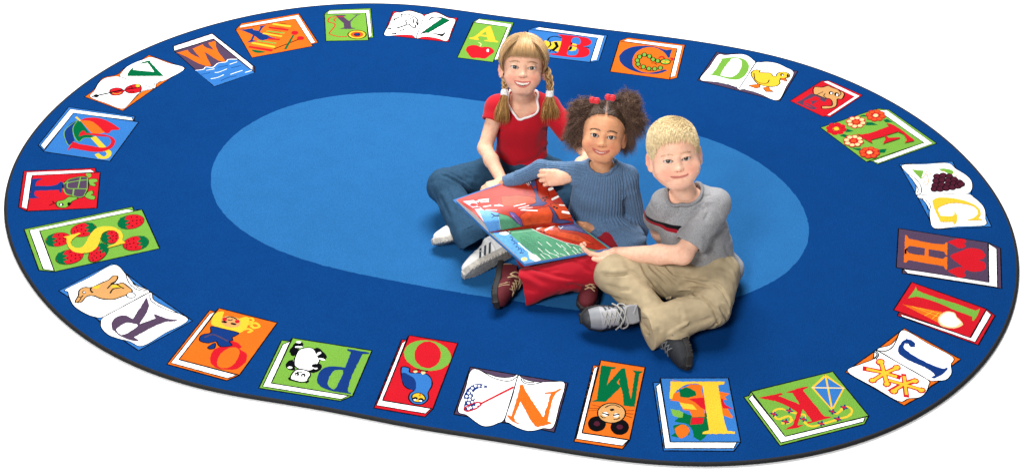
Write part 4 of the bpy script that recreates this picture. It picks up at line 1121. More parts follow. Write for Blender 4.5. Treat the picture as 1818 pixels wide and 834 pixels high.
def front_point(base, x, z):
    """point of the face in head coordinates seen straight from the front"""
    P = np.array([[x, -.14, z]])
    for _ in range(60): P[:, 1] += base(P)*.8
    return P[0]
def brows_lashes(root, K, col, lash, seed, nb=150):
    p = K['p']; R = np.random.default_rng(seed); hd = make_head(p); out = []
    for q in (-1, 1):
        pts = []
        X = p['ex']+R.uniform(-1, 1, nb)*.0165
        t = (X-p['ex'])/.0165
        bz = p.get('browz', .021)+p.get('browarch', .004)*(1-t**2)-.0012*t
        P = np.stack([q*X, np.full(nb, -.14), bz+R.normal(0, .0009, nb)*(1.1-.5*t)], 1)
        for _ in range(50): P[:, 1] += hd(P)*.8
        d = np.stack([q*np.full(nb, .9), np.full(nb, .25), .35-.75*t*.6+R.normal(0, .15, nb)], 1); d /= np.linalg.norm(d, axis=1)[:, None]
        L = R.uniform(.0035, .0055, nb)*p.get('browt', 1)
        pts = [np.array([P[i]+A3(0, -.0002, 0)+d[i]*L[i]*u+A3(0, .0020*q*0+.0012*u*u, 0) for u in (0, .33, .66, 1)]) for i in range(nb)]
        V, F, C = tubes([hw(K, a) for a in pts], np.full(nb, p.get('browr', .00028)*K['s']), 3, hair_cols(nb, col[0], col[1], seed+q))
        mesh_obj('eyebrow', V, F, BROWM, root, attrs={'col': C})
        # lashes: a dark rim on the upper lid with short hairs
        E = A3(q*p['ex'], p.get('ey', -.064), p.get('ez', .003)); sq = p.get('squint', .0046); rim = []; hairs = []
        for u in np.linspace(-.98, .98, 21):
            x = u*.0145; z = sq*(1-abs(u)**2.2)+x*.10
            b = front_point(hd, E[0]+q*x, E[2]+z+.0007); rim.append(b+A3(0, -.0001, 0))
            hairs.append([b, b+A3(q*u*.0012, -.0018, -.0002), b+A3(q*u*.0028, -.0032, .0012)])
        rim = np.array(rim); rim[:, 1] = np.convolve(np.pad(rim[:, 1], 2, 'edge'), np.ones(5)/5, 'valid')
        lw = p.get('lashw', .00055)*(.45+.55*np.sin(np.linspace(.15, np.pi-.35, 21)))*K['s']
        V, F, _ = tubes([hw(K, rim)], lw[None], 6, taper=False)
        n0 = len(V); V2, F2, _ = tubes([hw(K, np.array(a)) for a in hairs], np.full(21, .00016*K['s']), 3)
        mesh_obj('eyelashes', np.concatenate([V, V2]), np.concatenate([F, F2+n0]), lash, root)
def neck_loop(K, N, X, traced, base, r0=.052, reach=.085, back_z=.020, lift=.0, n=48):
    """closed neckline on the cloth: traced points where they hit, a ring round the neck elsewhere"""
    c0 = N+A3(0, .004, .0); ax = nrm(K['H']((0, .012, -.07))-c0)
    Xa = nrm(X-ax*(X@ax)); Ya = np.cross(ax, Xa)     # Ya points to the back
    if Ya[1] < 0: Ya = -Ya
    good = []
    if len(traced):
        d = np.abs(base(traced)); q = traced-c0
        rad = np.hypot(q@Xa, q@Ya)
        for t, dd, r_ in zip(traced, d, rad):
            if dd < .003 and .040 < r_ < reach and abs(math.atan2((t-c0)@Xa, -((t-c0)@Ya))) < 1.5: good.append(t)
    ang, rr, hh = [], [], []
    for t in good:
        q = t-c0; ang.append(math.atan2(q@Ya, q@Xa)); rr.append(math.hypot(q@Xa, q@Ya)); hh.append(q@ax)
    tang = list(ang)
    for a in np.linspace(-math.pi, math.pi, n, endpoint=False):
        if any(abs((a-t+math.pi) % (2*math.pi)-math.pi) < .3 for t in tang): continue
        P = (c0+ax*.10+r0*(math.cos(a)*Xa+math.sin(a)*Ya))[None]
        for _ in range(60): P = P-ax*base(P)[:, None]*.8
        q = P[0]-c0; ang.append(a); rr.append(r0); hh.append(np.clip(q@ax, -.06, .05))
    o = np.argsort(ang); ang, rr, hh = np.array(ang)[o], np.array(rr)[o], np.array(hh)[o]
    A = np.linspace(-math.pi, math.pi, 120, endpoint=False)
    r_ = np.interp(A, ang, rr, period=2*math.pi); h_ = np.interp(A, ang, hh, period=2*math.pi)
    k = np.ones(5)/5
    r_ = np.convolve(np.pad(r_, 2, 'wrap'), k, 'valid'); h_ = np.convolve(np.pad(h_, 2, 'wrap'), k, 'valid')
    C = c0+r_[:, None]*(np.cos(A)[:, None]*Xa+np.sin(A)[:, None]*Ya)+h_[:, None]*ax
    def cut(P):
        q = P-c0; x, y, z = q@Xa, q@Ya, q@ax; t = np.arctan2(y, x)
        return np.maximum(np.hypot(x, y)-np.interp(t, A, r_, period=2*math.pi), np.interp(t, A, h_, period=2*math.pi)-.022-z)
    return C, cut
BROWM = hair_mat('brow_hair', .6, .2)
# ------------------------------------------------------------------ picture book geometry (shared by the hands)
BK = dict(G0=PZ(868, 414, .170), G1=PZ(1020, 398, .195), B0=PZ(932, 470, .125), B1=PZ(1083, 442, .180), T0=PZ(809, 357, .215), T1=PZ(960, 304, .275))
def head_setup(p, eye_px, y_eye, az, el, roll, s):
    R = head_frame(az, el, roll)
    E = PY(eye_px[0], eye_px[1], y_eye)
    o = E-R@A3(0, p.get('ey', -.064)-.012, p.get('ez', .003))*s
    return dict(p=p, R=R, o=o, s=s, H=lambda v: o+R@(A3(*v)*s))
def hw(K, P): return K['o']+(np.asarray(P)*K['s'])@K['R'].T
def trunk_head(K):
    return bounded(localf(make_head(K['p']), K['o'], K['R'], K['s']), K['o'], .135*K['s'], .03)
# ================================================================== girl with braids
p1 = dict(ex=.0288, mw=.0268, mz=-.0470, smile=.0056, open=.0104, lipr=.0026, skin=(241, 188, 158), blush=(226, 128, 108), lip=(206, 100, 94), brow=(176, 128, 90),
          browz=.020, browarch=.0035, broww=.4, squint=.0062, iris=(96, 100, 92), cheek=1.04, jaw=.86, chin=.004, nosew=.92, nosez=.002, nosey=.0015, fold=.25)
K1 = head_setup(p1, (929, 121), -.10, 0, 27, -2, .985)
g1 = empty('person', (.06, -.02, 0), 'smiling girl with blonde braids and fringe in red V neck top and blue jeans', 'child', 'children sitting on the rug')
N1 = A3(.060, .006, .372); P1 = A3(.060, -.012, .06)
S1l = A3(-.028, .002, .338); S1r = A3(.150, .002, .338)
E1l = PY(861, 263, -.095); W1l = PY(894, 326, -.285); H1l = PY(868, 341, -.345)
E1r = A3(.296, -.115, .218); W1r = PY(1003, 315, -.366); H1r = PY(970, 320, -.380)
HIP1l = A3(-.012, -.03, .085); HIP1r = A3(.130, -.03, .085)
KN1l = PZ(790, 331, .128); AN1l = PZ(842, 430, .070)
KN1r = A3(.315, -.20, .12); AN1r = A3(-.02, -.30, .05)
def torso1(dx, dy):
    R = frame(x=(1, 0, 0), z=N1-P1)
    R = frame(x=np.array([1, 0, 0])-(N1-P1)*((N1-P1)[0]/((N1-P1)@(N1-P1))), z=N1-P1)
    return loft(P1, N1, R, [0, .2, .45, .72, .88, 1], np.array([.100, .096, .086, .092, .086, .044])+dx, np.array([.075, .072, .062, .066, .056, .040])+dy)
B1_ = Sdf()
B1_.add(trunk_head(K1))
B1_.add(cone(K1['H']((0, .022, -.050)), N1+A3(0, .004, -.01), .0365, .040), .014)
B1_.add(torso1(-.012, -.012), .02)
for S_, E_, W_ in ((S1l, E1l, W1l), (S1r, E1r, W1r)):
    B1_.add(cone(N1-A3(0, 0, .02), S_, .034, .032), .02)
    B1_.add(cone(S_, E_, .0290, .0245), .02)
    m = E_+(W_-E_)*.35
    B1_.add(cone(E_, m, .0245, .0245), .012)
    B1_.add(cone(m, W_, .0245, .0185), .012)
for H_, Kn, An in ((HIP1l, KN1l, AN1l), (HIP1r, KN1r, AN1r)):
    B1_.add(cone(H_, Kn, .055, .042), .02); B1_.add(cone(Kn, Kn+(An-Kn)*.72, .040, .028), .015)
hand(B1_, W1l, (-.84, -.50, -.02), (-.10, -.35, 1), -1, [(30, 32, 20), (32, 36, 20), (36, 40, 22), (42, 42, 24)], .93, th=((.6, .7, -.5), (.25, .9, -.4), (.05, .95, -.35)))
hand(B1_, W1r, (-.96, -.06, -.02), (.12, -.80, .55), 1, [(28, 46, 22), (32, 52, 24), (36, 56, 24), (40, 58, 26)], .93, th=((.7, .6, -.5), (.35, .85, -.5), (.0, .95, -.4)))
SK1 = skin_mat('fair_skin')
body_mesh(g1, B1_, K1, (-.36, -.50, -.01), (.40, .14, .68), .0023, SK1)
EM1 = eye_mat('grey_eye', (92, 90, 74))
for q in (-1, 1): eyeball(g1, K1, q, EM1)
brows_lashes(g1, K1, ((190, 146, 104), (158, 116, 80)), material('brown_lash', srgb(58, 40, 30), .7, .2), 71, 80)
# teeth
def teeth(K, root, n, hgt):
    up, lo, U, L = lip_paths(K['p']); mw = K['p']['mw']; T = Sdf(); w = mw*.80
    for i in range(n):
        u = (i-(n-1)/2)/((n-1)/2); x = u*w; t = x/mw
        yy = np.interp(t, LX, up[:, 1])+.0042; zz = np.interp(t, LX, U)
        hh = hgt*(1 if abs(u) < .3 else .86)
        T.add(ellip((x, yy, zz-hh*.42), (w/(n-1)*1.06, .0028, hh*.62)), .0006)
    V, F = mesh_sdf(T, (-.04, -.1, K['p']['mz']-.02), (.04, -.04, K['p']['mz']+.02), .0008)
    return mesh_obj('teeth', hw(K, V), F, material('tooth_enamel', srgb(250, 244, 232), .25, .5), root)
teeth(K1, g1, 8, .0090)
# red top -----------------------------------------------------------------------------------
T1s = Sdf()
T1s.add(torso1(.0, .0))
T1s.add(cone(N1+A3(-.03, -.0, -.018), S1l, .040, .042), .02); T1s.add(cone(N1+A3(.03, -.0, -.018), S1r, .040, .042), .02)
SE1l = S1l+(E1l-S1l)*.36; SE1r = S1r+(E1r-S1r)*.52
for S_, E_, SE_ in ((S1l, E1l, SE1l), (S1r, E1r, SE1r)):
    d = nrm(E_-S_); sl = Sdf().add(cone(S_, SE_+d*.02, .042, .0405))
    sl.cut(plane(SE_, d), .003); sl.sub(cone(SE_-d*.02, SE_+d*.04, .0325, .0335), .002)
    T1s.add(sl, .012)
T1s.add(ellip(N1+A3(0, .004, -.016), (.074, .056, .034)), .02)
base1 = Sdf(); base1.ops = list(T1s.ops)
z1 = lambda t: zp(840, 150, 4.172, t)
NL = z1('240,60 255,130 275,175 305,215 330,250 340,272 365,250 410,240 460,215 480,200')
nl3 = raymarch(base1, NL)
nloop1, ncut1 = neck_loop(K1, N1, A3(1, 0, 0), nl3, base1, r0=.050, reach=.09)
T1s.sub(ncut1, .002)
T1s.disp(grooves([(raymarch(base1, z1(t)), w, dp) for t, w, dp in (
    ('590,455 560,470 520,500 470,560', .010, .004), ('150,480 200,520 260,545', .012, .003), ('140,430 150,520 200,640', .008, .003),
    ('130,300 170,330 230,350', .010, .0025), ('585,360 560,340 510,330', .010, .003), ('300,600 400,580 500,540', .012, .0025),
    ('260,660 340,640 420,620', .010, .0025), ('170,600 240,620 300,650', .010, -.002), ('600,400 560,430 500,445', .010, -.002))], 1.7, .8))
T1s.disp(lambda P: .0020*VN(P*np.array([1.3, 1, .7]), 24.))
knit = lambda nt, b, tc: None
RED1 = material('red_jersey', srgb(190, 22, 38), .85, .15, noise=(700, .10), bump=(1100, .25, .0008), sheen=.15)
cloth('top', g1, T1s, (-.16, -.16, .03), (.30, .14, .45), .0028, RED1)
trim = np.concatenate([nloop1, nloop1[:1]])
trim = trim+normals(base1, trim, .002)*.0015
V, F, _ = tubes([trim], np.full((1, len(trim)), .0042), 8, taper=False)
mesh_obj('neck_trim', V, F, material('white_rib', srgb(250, 248, 246), .85, .1, bump=(900, .3, .001)), bpy.data.objects['top'])
# jeans -------------------------------------------------------------------------------------
J1 = Sdf()
J1.add(ellip((.060, -.010, .085), (.112, .095, .085)))
J1.add(cone(HIP1l, KN1l, .072, .058), .03); J1.add(cone(HIP1r, KN1r, .072, .058), .03)
J1.add(ellip(KN1l, (.057, .057, .057)), .02)
J1.add(cone(KN1r, AN1r, .055, .045), .03)
AX = nrm(AN1l-KN1l)
J1.add(cone(KN1l, AN1l, .054, .055), .012)
J1.add(cone(KN1l+AX*.1, AN1l+A3(.025, .02, -.015), .045, .048), .02)
J1.cut(plane((0, 0, .014), (0, 0, -1)), .004)
HN1 = nrm((.50, -.48, -.72)); J1.sub(tubecut(AN1l, AN1l+HN1, .11, .12), .006); J1.sub(cone(AN1l-AX*.03, AN1l+AX*.05, .036, .042), .004)
bJ = Sdf(); bJ.ops = list(J1.ops)
zj = lambda t: zp(750, 290, 4.309, t)
J1.disp(grooves([(raymarch(bJ, zj(t)), w, dp) for t, w, dp in (
    ('140,85 200,110 260,140 310,170 345,215', .008, .006), ('180,60 260,95 330,150', .007, .004), ('70,130 110,95 170,80', .010, -.003), ('120,110 200,130 270,175 320,230', .008, -.004),
    ('60,190 100,280 150,370', .009, -.003), ('180,180 220,280 260,380', .012, .004), ('260,260 300,340 330,420', .010, .003), ('330,100 390,110 440,150', .010, .005), ('350,60 400,100 450,130', .009, .004),
    ('130,250 170,330 210,420', .011, .003), ('290,130 340,180 400,210', .008, -.004), ('420,470 330,510 245,560', .003, .0022))], 1.6, .72))
J1.disp(lambda P: .0026*VN(P, 18.)+.0012*VN(P, 48.))
def denim(nt, b, tc):
    N, L = nt.nodes, nt.links
    wv = N.new('ShaderNodeTexWave'); wv.inputs['Scale'].default_value = 260; wv.inputs['Distortion'].default_value = 3; wv.bands_direction = 'DIAGONAL'
    L.new(tc.outputs['Object'], wv.inputs['Vector'])
    bp = N.new('ShaderNodeBump'); bp.inputs['Strength'].default_value = .25; bp.inputs['Distance'].default_value = .001
    L.new(wv.outputs['Fac'], bp.inputs['Height']); L.new(bp.outputs['Normal'], b.inputs['Normal'])
DEN = material('blue_denim', srgb(44, 76, 102), .9, .15, noise=(140, .16), extra=denim)
cloth('jeans', g1, J1, (-.32, -.50, -.002), (.42, .12, .19), .0026, DEN)
# shoes
SHW = material('white_leather', srgb(232, 230, 226), .5, .4, noise=(60, .08), bump=(400, .1, .001))
SOLW = material('grey_rubber', srgb(190, 184, 174), .8, .2, noise=(90, .18), bump=(160, .5, .002))
STR = material('dark_stripe', srgb(62, 72, 80), .6, .3)
shoe(g1, PZ(872, 468, .052), (-.84, -.50, -.20), (-.25, .88, .40), 1.0, SHW, SOLW, None, stripes=[[(.030, .008, .004), (.012, -.010, .004), (-.006, -.028, .004)]], stripe_mat=STR, label='white trainer in front with three dark side stripes')
shoe(g1, PZ(818, 425, .040), (-.93, -.35, -.02), (.15, .75, .65), .95, SHW, SOLW, None, label='white trainer showing its toe below the jeans hem')
# hair --------------------------------------------------------------------------------------
HA, HB = (232, 194, 140), (176, 134, 88)
HM = hair_mat('blonde_hair')
def cap_sdf(K, off, keep):
    f = ellip(SK_C, SK_R+off)
    return localf(lambda P: smax(f(P), keep(P), .003), K['o'], K['R'], K['s'])
def cap1(P):   # negative where hair grows
    x, y, z = P.T
    front = (.046-z)-np.clip((y+.03)*1.2, 0, .085)*1.0      # hairline falls toward the ears
    return np.where(y < -.03, .046-z, np.maximum(.046-z-np.clip((y+.03)*2.2, 0, .11), -.2))
V, F = mesh_sdf(cap_sdf(K1, .0045, cap1), K1['o']-.13, K1['o']+.13, .0025)
hair1 = mesh_obj('hair', V, F, HM, g1, attrs={'col': np.tile(np.append(lin((176, 132, 84)), 1), (len(V), 1))})
def strands_obj(name, root, K, paths, r, a, b, seed, mat, sides=3):
    P = hw(K, np.asarray(paths).reshape(-1, 3)).reshape(np.shape(paths))
    V, F, C = tubes(P, r, sides, hair_cols(len(paths), a, b, seed))
    return mesh_obj(name, V, F, mat, root, attrs={'col': C})
paths = []
R_ = np.random.default_rng(11)
for i in range(2300):        # fringe
    x = R_.uniform(-.064, .064); k = math.sqrt(max(.05, 1-(x/.0755)**2))
    t0 = math.radians(R_.uniform(70, 112)); t1 = math.radians(R_.normal(8, 2.4)-14*max(0, abs(x)/.064-.7)/.3)
    th = np.linspace(t0, t1, 11); off = .0065+R_.uniform(0, .0045)+.004*np.sin(np.linspace(0, np.pi, 11))
    xx = x*(.22+.83*np.linspace(0, 1, 11)**.75)+R_.normal(0, .0015)*np.linspace(0, 1, 11)
    paths.append(np.stack([xx, .014-(.088+off)*np.cos(th)*k-.0*th, .030+(.0755+off)*np.sin(th)*np.maximum(k, .75)], 1))
for i in range(6000):       # sides combed down from the centre parting to the braids
    q = R_.choice((-1, 1)); u = R_.uniform(.0, 1)**.9
    a0 = math.radians(100-150*u)
    root_ = SK_C+A3(q*R_.uniform(.0, .006), -.088*math.cos(math.radians(75+ (1-u)*0+u*95)), .0755*math.sin(math.radians(75+u*95)))
    end = A3(q*(.068+R_.normal(0, .003)), .030+R_.normal(0, .007), -.040+R_.normal(0, .006))
    off = .006+R_.uniform(0, .005)+.004*np.sin(np.linspace(0, np.pi, 12))
    P = skull_arc(root_, end, 12, np.full(12, 0)+off)
    if u < .25: P[:, 1] -= .012*np.sin(np.linspace(0, np.pi, 12))*(1-u*4)
    paths.append(P)
for i in range(1200):        # locks in front of the temples down to the ear
    q = R_.choice((-1, 1)); a0 = math.radians(R_.uniform(35, 80))
    root_ = SK_C+A3(q*R_.uniform(.01, .045), -.05*math.cos(a0), .0755*math.sin(a0))
    root_ = on_skull((root_-SK_C)[None])[0]
    end = A3(q*(.0735+R_.normal(0, .002)), R_.normal(-.004, .006), R_.normal(-.012, .012))
    P = skull_arc(root_, end, 12, .007+R_.uniform(0, .004)+.004*np.sin(np.linspace(0, np.pi, 12)))
    P[:, 1] -= .016*np.sin(np.linspace(0, np.pi, 12))
    paths.append(P)
for i in range(70):        # flyaway hairs
    st = on_skull(A3(R_.normal(0, .05), R_.uniform(-.05, .07), R_.uniform(.02, .08))[None], .008)[0]; n_ = nrm((st-SK_C)/SK_R**2); d_ = nrm(R_.normal(0, 1, 3)+A3(0, 0, -.6)); d_ = d_-n_*(d_@n_)
    t_ = np.linspace(0, 1, 12)[:, None]; paths.append(st+d_*t_*.035+n_*(.012*t_*(1-t_*.6)))
strands_obj('hair_strands', hair1, K1, [polyline(p, 12) for p in paths], .00058*np.ones(len(paths)), HA, HB, 5, HM)
# braids, ties and loose ends
for q, pxs, tie, tail in ((1, ((970, 122), (974, 136), (976.5, 150), (976, 163)), (976, 166.5), ((960, 208), (993, 205))), (-1, ((897, 128), (897, 142), (897, 156), (896.5, 162)), (896, 165), ((877, 210), (903, 211)))):
    g0 = hw(K1, A3(q*.068, .026, -.040))
    yb = [g0[1], g0[1]-.010, g0[1]-.018, g0[1]-.028]
    c = np.array([g0]+[PY(px[0]+(0 if q > 0 else 0), px[1], y) for px, y in zip(pxs, yb)]); c = c[1:] if q > 0 else c[1:]
    c = polyline(np.concatenate([[g0*.3+c[0]*.7], c]), 40)
    T = np.gradient(c, axis=0); T /= np.linalg.norm(T, axis=1)[:, None]
    X = np.cross(T, (0, -1., .3)); X /= np.linalg.norm(X, axis=1)[:, None]; Y = np.cross(T, X)
    ss = np.linspace(0, 1, 40)*9.5; pt = []
    for k in range(3):
        ph = ss+k*2*np.pi/3
        core = c+X*(.0075*np.sin(ph))[:, None]+Y*(.0045*np.sin(2*ph))[:, None]
        for j in range(16):
            a_ = R_.uniform(0, 6.28); rr = .0052*math.sqrt(R_.uniform(.15, 1))
            pt.append(core+X*(rr*math.cos(a_))+Y*(rr*math.sin(a_)))
    V, F, C = tubes(pt, np.full(len(pt), .0019), 4, hair_cols(len(pt), HA, (140, 98, 58), 3+q), taper=False)
    br = mesh_obj('braid', V, F, HM, hair1, attrs={'col': C})
    tc = PY(tie[0], tie[1], yb[-1]-.004)
    ds = nrm(c[-1]-c[-6]); pts = []
    X0 = nrm(np.cross(ds, (0, -1, 0))); Y0 = np.cross(ds, X0)
    tor = []
    for j in range(5):
        a = np.linspace(0, 2*np.pi, 25); rr = .0090+.0012*np.sin(a*7+j)
        tor.append(tc+ds*(-.007+.0035*j)+np.cos(a)[:, None]*X0*rr[:, None]+np.sin(a)[:, None]*Y0*rr[:, None])
    V, F, _ = tubes(tor, np.full((5, 25), .0042), 7, taper=False)
    mesh_obj('hair_tie', V, F, material('white_elastic', srgb(246, 244, 242), .9, .1, bump=(700, .5, .002)), hair1)
    e0, e1 = raymarch(base1, tail)
    e0 = e0+A3(0, -.010, .006); e1 = e1+A3(0, -.010, .006); pt = []
    for j in range(420):
        u = R_.uniform(0, 1); en = e0+(e1-e0)*u+A3(R_.normal(0, .003), R_.normal(-.004, .006), R_.normal(0, .010)+.012*abs(u-.5)*2*0)
        st = tc+ds*.004+X0*R_.normal(0, .004)+Y0*R_.normal(0, .004)
        mid = (st*.45+en*.55)+A3((u-.5)*.012*1, -.014, .010)+R_.normal(0, .0025, 3)
        t = np.linspace(0, 1, 10)[:, None]; pt.append((1-t)**2*st+2*t*(1-t)*mid+t*t*en)
    V, F, C = tubes(pt, np.full(len(pt), .00105), 3, hair_cols(len(pt), (232, 184, 110), (158, 112, 62), 9+q))
    mesh_obj('loose_end', V, F, HM, hair1, attrs={'col': C})
# ================================================================== the open picture book
bookobj = empty('picture_book', tuple(BK['G0']), 'large open picture book with red and green illustrated pages across the laps of the children', 'book')
zb = lambda t: np.array(zp(800, 300, 4.633, t))
BOOKCOL = dict(red=(172, 44, 26), orange=(190, 70, 36), sky=(98, 160, 222), green=(84, 146, 112), lav=(206, 196, 222), purple=(92, 80, 140), navy=(66, 72, 116), white=(246, 244, 240), black=(18, 18, 22),
               dark=(176, 44, 34), sun=(240, 226, 150), ink=(50, 92, 74), brown=(150, 52, 34), pink=(232, 130, 150))
TOPART = [('P','lav','100,265 190,255 260,330 300,352 330,520 200,330'),
 ('P','sky','230,335 330,345 405,365 418,500 310,520'),('P','green','395,365 470,385 530,425 595,470 412,505'),
 ('P','orange','415,225 560,215 690,232 712,275 620,292 520,306 430,300 418,260'),('L','brown','420,240 430,300 520,306 620,292',3),
 ('P','orange','570,385 620,345 810,305 842,370 832,442 600,468 575,420'),('L','brown','590,400 610,465',3),('L','brown','835,370 780,385',2),
 ('P','navy','600,95 690,55 712,170 742,240 795,282 760,302 630,305 702,280 702,210 660,130'),
 ('P','navy','805,300 852,340 890,415 960,422 1010,440 900,450 838,440 842,360'),
 ('P','red','690,45 760,20 800,180 812,225 760,272 722,220 712,130'),('P','dark','740,25 780,40 760,120 720,110'),
 ('P','orange','820,290 900,270 960,300 1000,400 900,415 860,350'),('P','dark','830,245 890,200 940,270 860,285'),
 ('P','purple','478,352 520,358 585,420 592,472 545,445 495,385'),('L','pink','500,370 570,450',2),
 ('L','white','812,168 866,146',24),('L','white','838,248 910,214',18),('L','white','895,296 962,300',8),('L','white','922,352 978,362',20),
 ('L','white','520,306 615,284',6),('L','white','560,322 645,300',5),('L','white','580,336 712,342',8),('L','white','592,326 672,316',4),('L','white','600,95 640,135',4),('L','white','620,88 650,128',4),('L','white','640,80 660,115',4),
 ('L','white','230,258 310,248',12),('L','white','250,272 312,266',8),('L','white','270,310 330,300',8),('L','white','360,300 405,300',7),('L','white','395,292 430,304',6),('L','white','290,335 380,338',6),('L','white','140,275 230,268',10),
 ('E','red','190 295 30 14'),('E','red','240 300 22 12'),('E','red','215 320 30 8'),
 ('E','black','762 240 12 7'),('E','black','786 232 9 6'),('E','black','776 256 9 6'),('E','black','852 312 11 7'),('E','black','874 322 10 7'),('L','black','335,366 362,384 395,384',9),('L','black','362,384 340,400',7),
 ('L','white','395,390 412,495',2),('L','brown','685,60 720,220 790,285',2),('L','black','740,128 775,134',4),('E','dark','690 150 12 10')]
BOTART = [('P','sky','325,505 415,495 470,520 560,600 740,752 605,790'),('E','white','440 528 40 14'),('E','white','462 515 24 10'),
 ('P','white','640,690 700,705 745,745 700,760 650,735'),('L','white','560,610 640,680 700,720',9),('E','sun','606 740 26 16'),
 ('P','red','635,477 855,432 895,492 1000,478 1115,520 1330,680 1170,660 1110,642 940,602 830,562 742,530 682,492'),
 ('P','orange','700,490 850,450 900,510 1050,540 1180,620 1050,600 900,560 780,530'),
 ('P','navy','862,428 1025,440 1140,540 1040,512 900,494'),('L','white','885,470 905,490 925,472',3),('L','purple','940,450 1080,510',8),
 ('L','white','712,492 782,462',12),('L','white','780,502 852,466',14),('E','pink','826 494 18 8'),('E','black','742 512 10 5'),('E','black','768 520 10 5'),
 ('L','white','640,478 745,530 940,602 1110,642',2.5),('L','black','450,505 495,528',9)]+[
 ('L','white',f'{x},{y} {x+38},{y+34}',4) for x,y in ((715,595),(790,600),(870,610),(950,612),(780,660),(850,665),(930,660),(1010,640),(1060,655),(800,705),(870,705),(720,650),(910,625),(1000,668),(740,700),(960,690))]+[
 ('L','white',f'{x},{y} {x+50},{y+20}',3) for x,y in ((820,690),(900,695),(1040,680),(760,690))]+[
 ('L','ink',f'{565+i*22+j*4},{548+i*2+j*15} {582+i*22+j*4},{556+i*2+j*15}',3.4) for i in range(8) for j in range(9) if (i*7+j*5) % 6]+[
 ('L','ink',f'{620+i*9},{520+i*5} {626+i*9},{524+i*5}',3) for i in range(5)]+[
 ('S','black','486,560 500,556 512,575 500,585 520,590 530,600',4.5),('S','black','520,615 540,606 548,630 535,640 556,640 560,655',4.5),('S','black','552,668 575,650 582,680 568,690 600,688',4.5),('L','black','500,545 610,500',0.1)]
def book_paint(V, arts, base, seed):
    X = (proj(V)-np.array([800, 300]))*4.633
    C = np.tile(lin(BOOKCOL[base]), (len(V), 1))*(1+.10*VN(V, 40.)+.06*VN(V, 130.))[:, None]
    for sh in arts:
        k = sh[0]
        if k in 'P':
            P = nums(sh[2]); ins = np.zeros(len(X), bool); n = len(P)
            for i in range(n):
                a, b = P[i], P[(i+1) % n]
                if a[1] == b[1]: continue
                c = ((a[1] > X[:, 1]) != (b[1] > X[:, 1])) & (X[:, 0] < (b[0]-a[0])*(X[:, 1]-a[1])/(b[1]-a[1])+a[0]); ins ^= c
        elif k == 'E':
            v = [float(t) for t in sh[2].split()]; ins = ((X[:, 0]-v[0])/v[2])**2+((X[:, 1]-v[1])/v[3])**2 < 1
        else:
            P = nums(sh[2]); P = catmull(P, False, 5) if k == 'S' else P
            d = np.full(len(X), 1e9)
            for i in range(len(P)-1):
                ba = P[i+1]-P[i]; q = X-P[i]; t = np.clip(q@ba/max(ba@ba, 1e-9), 0, 1); d = np.minimum(d, np.hypot(*(q-t[:, None]*ba).T))
            ins = d < sh[3]*.48
        C[ins] = lin(BOOKCOL[sh[1]])*(1+.10*VN(V[ins]+3, 70.)+.08*VN(V[ins], 220.))[:, None]
        if k == 'P' and sh[1] not in ('white', 'sky', 'lav'):
            P = nums(sh[2]); P = np.concatenate([P, P[:1]]); d = np.full(len(X), 1e9)
            for i in range(len(P)-1):
                ba = P[i+1]-P[i]; q = X-P[i]; t = np.clip(q@ba/max(ba@ba, 1e-9), 0, 1); d = np.minimum(d, np.hypot(*(q-t[:, None]*ba).T))
            C[d < 2.2] = lin(BOOKCOL[sh[1]])*.30
    return np.concatenate([np.clip(C, 0, 1), np.ones((len(C), 1))], 1)
PAGE = material('glossy_page', (1, 1, 1, 1), .30, .12, attr='col')
PEDGE = material('page_edges', srgb(226, 218, 206), .8, .2, noise=(900, .2))
COVB = material('blue_cover', srgb(36, 108, 176), .35, .5, noise=(30, .08))
COVG = material('picture_cover', srgb(70, 128, 190), .35, .5, noise=(26, .35))
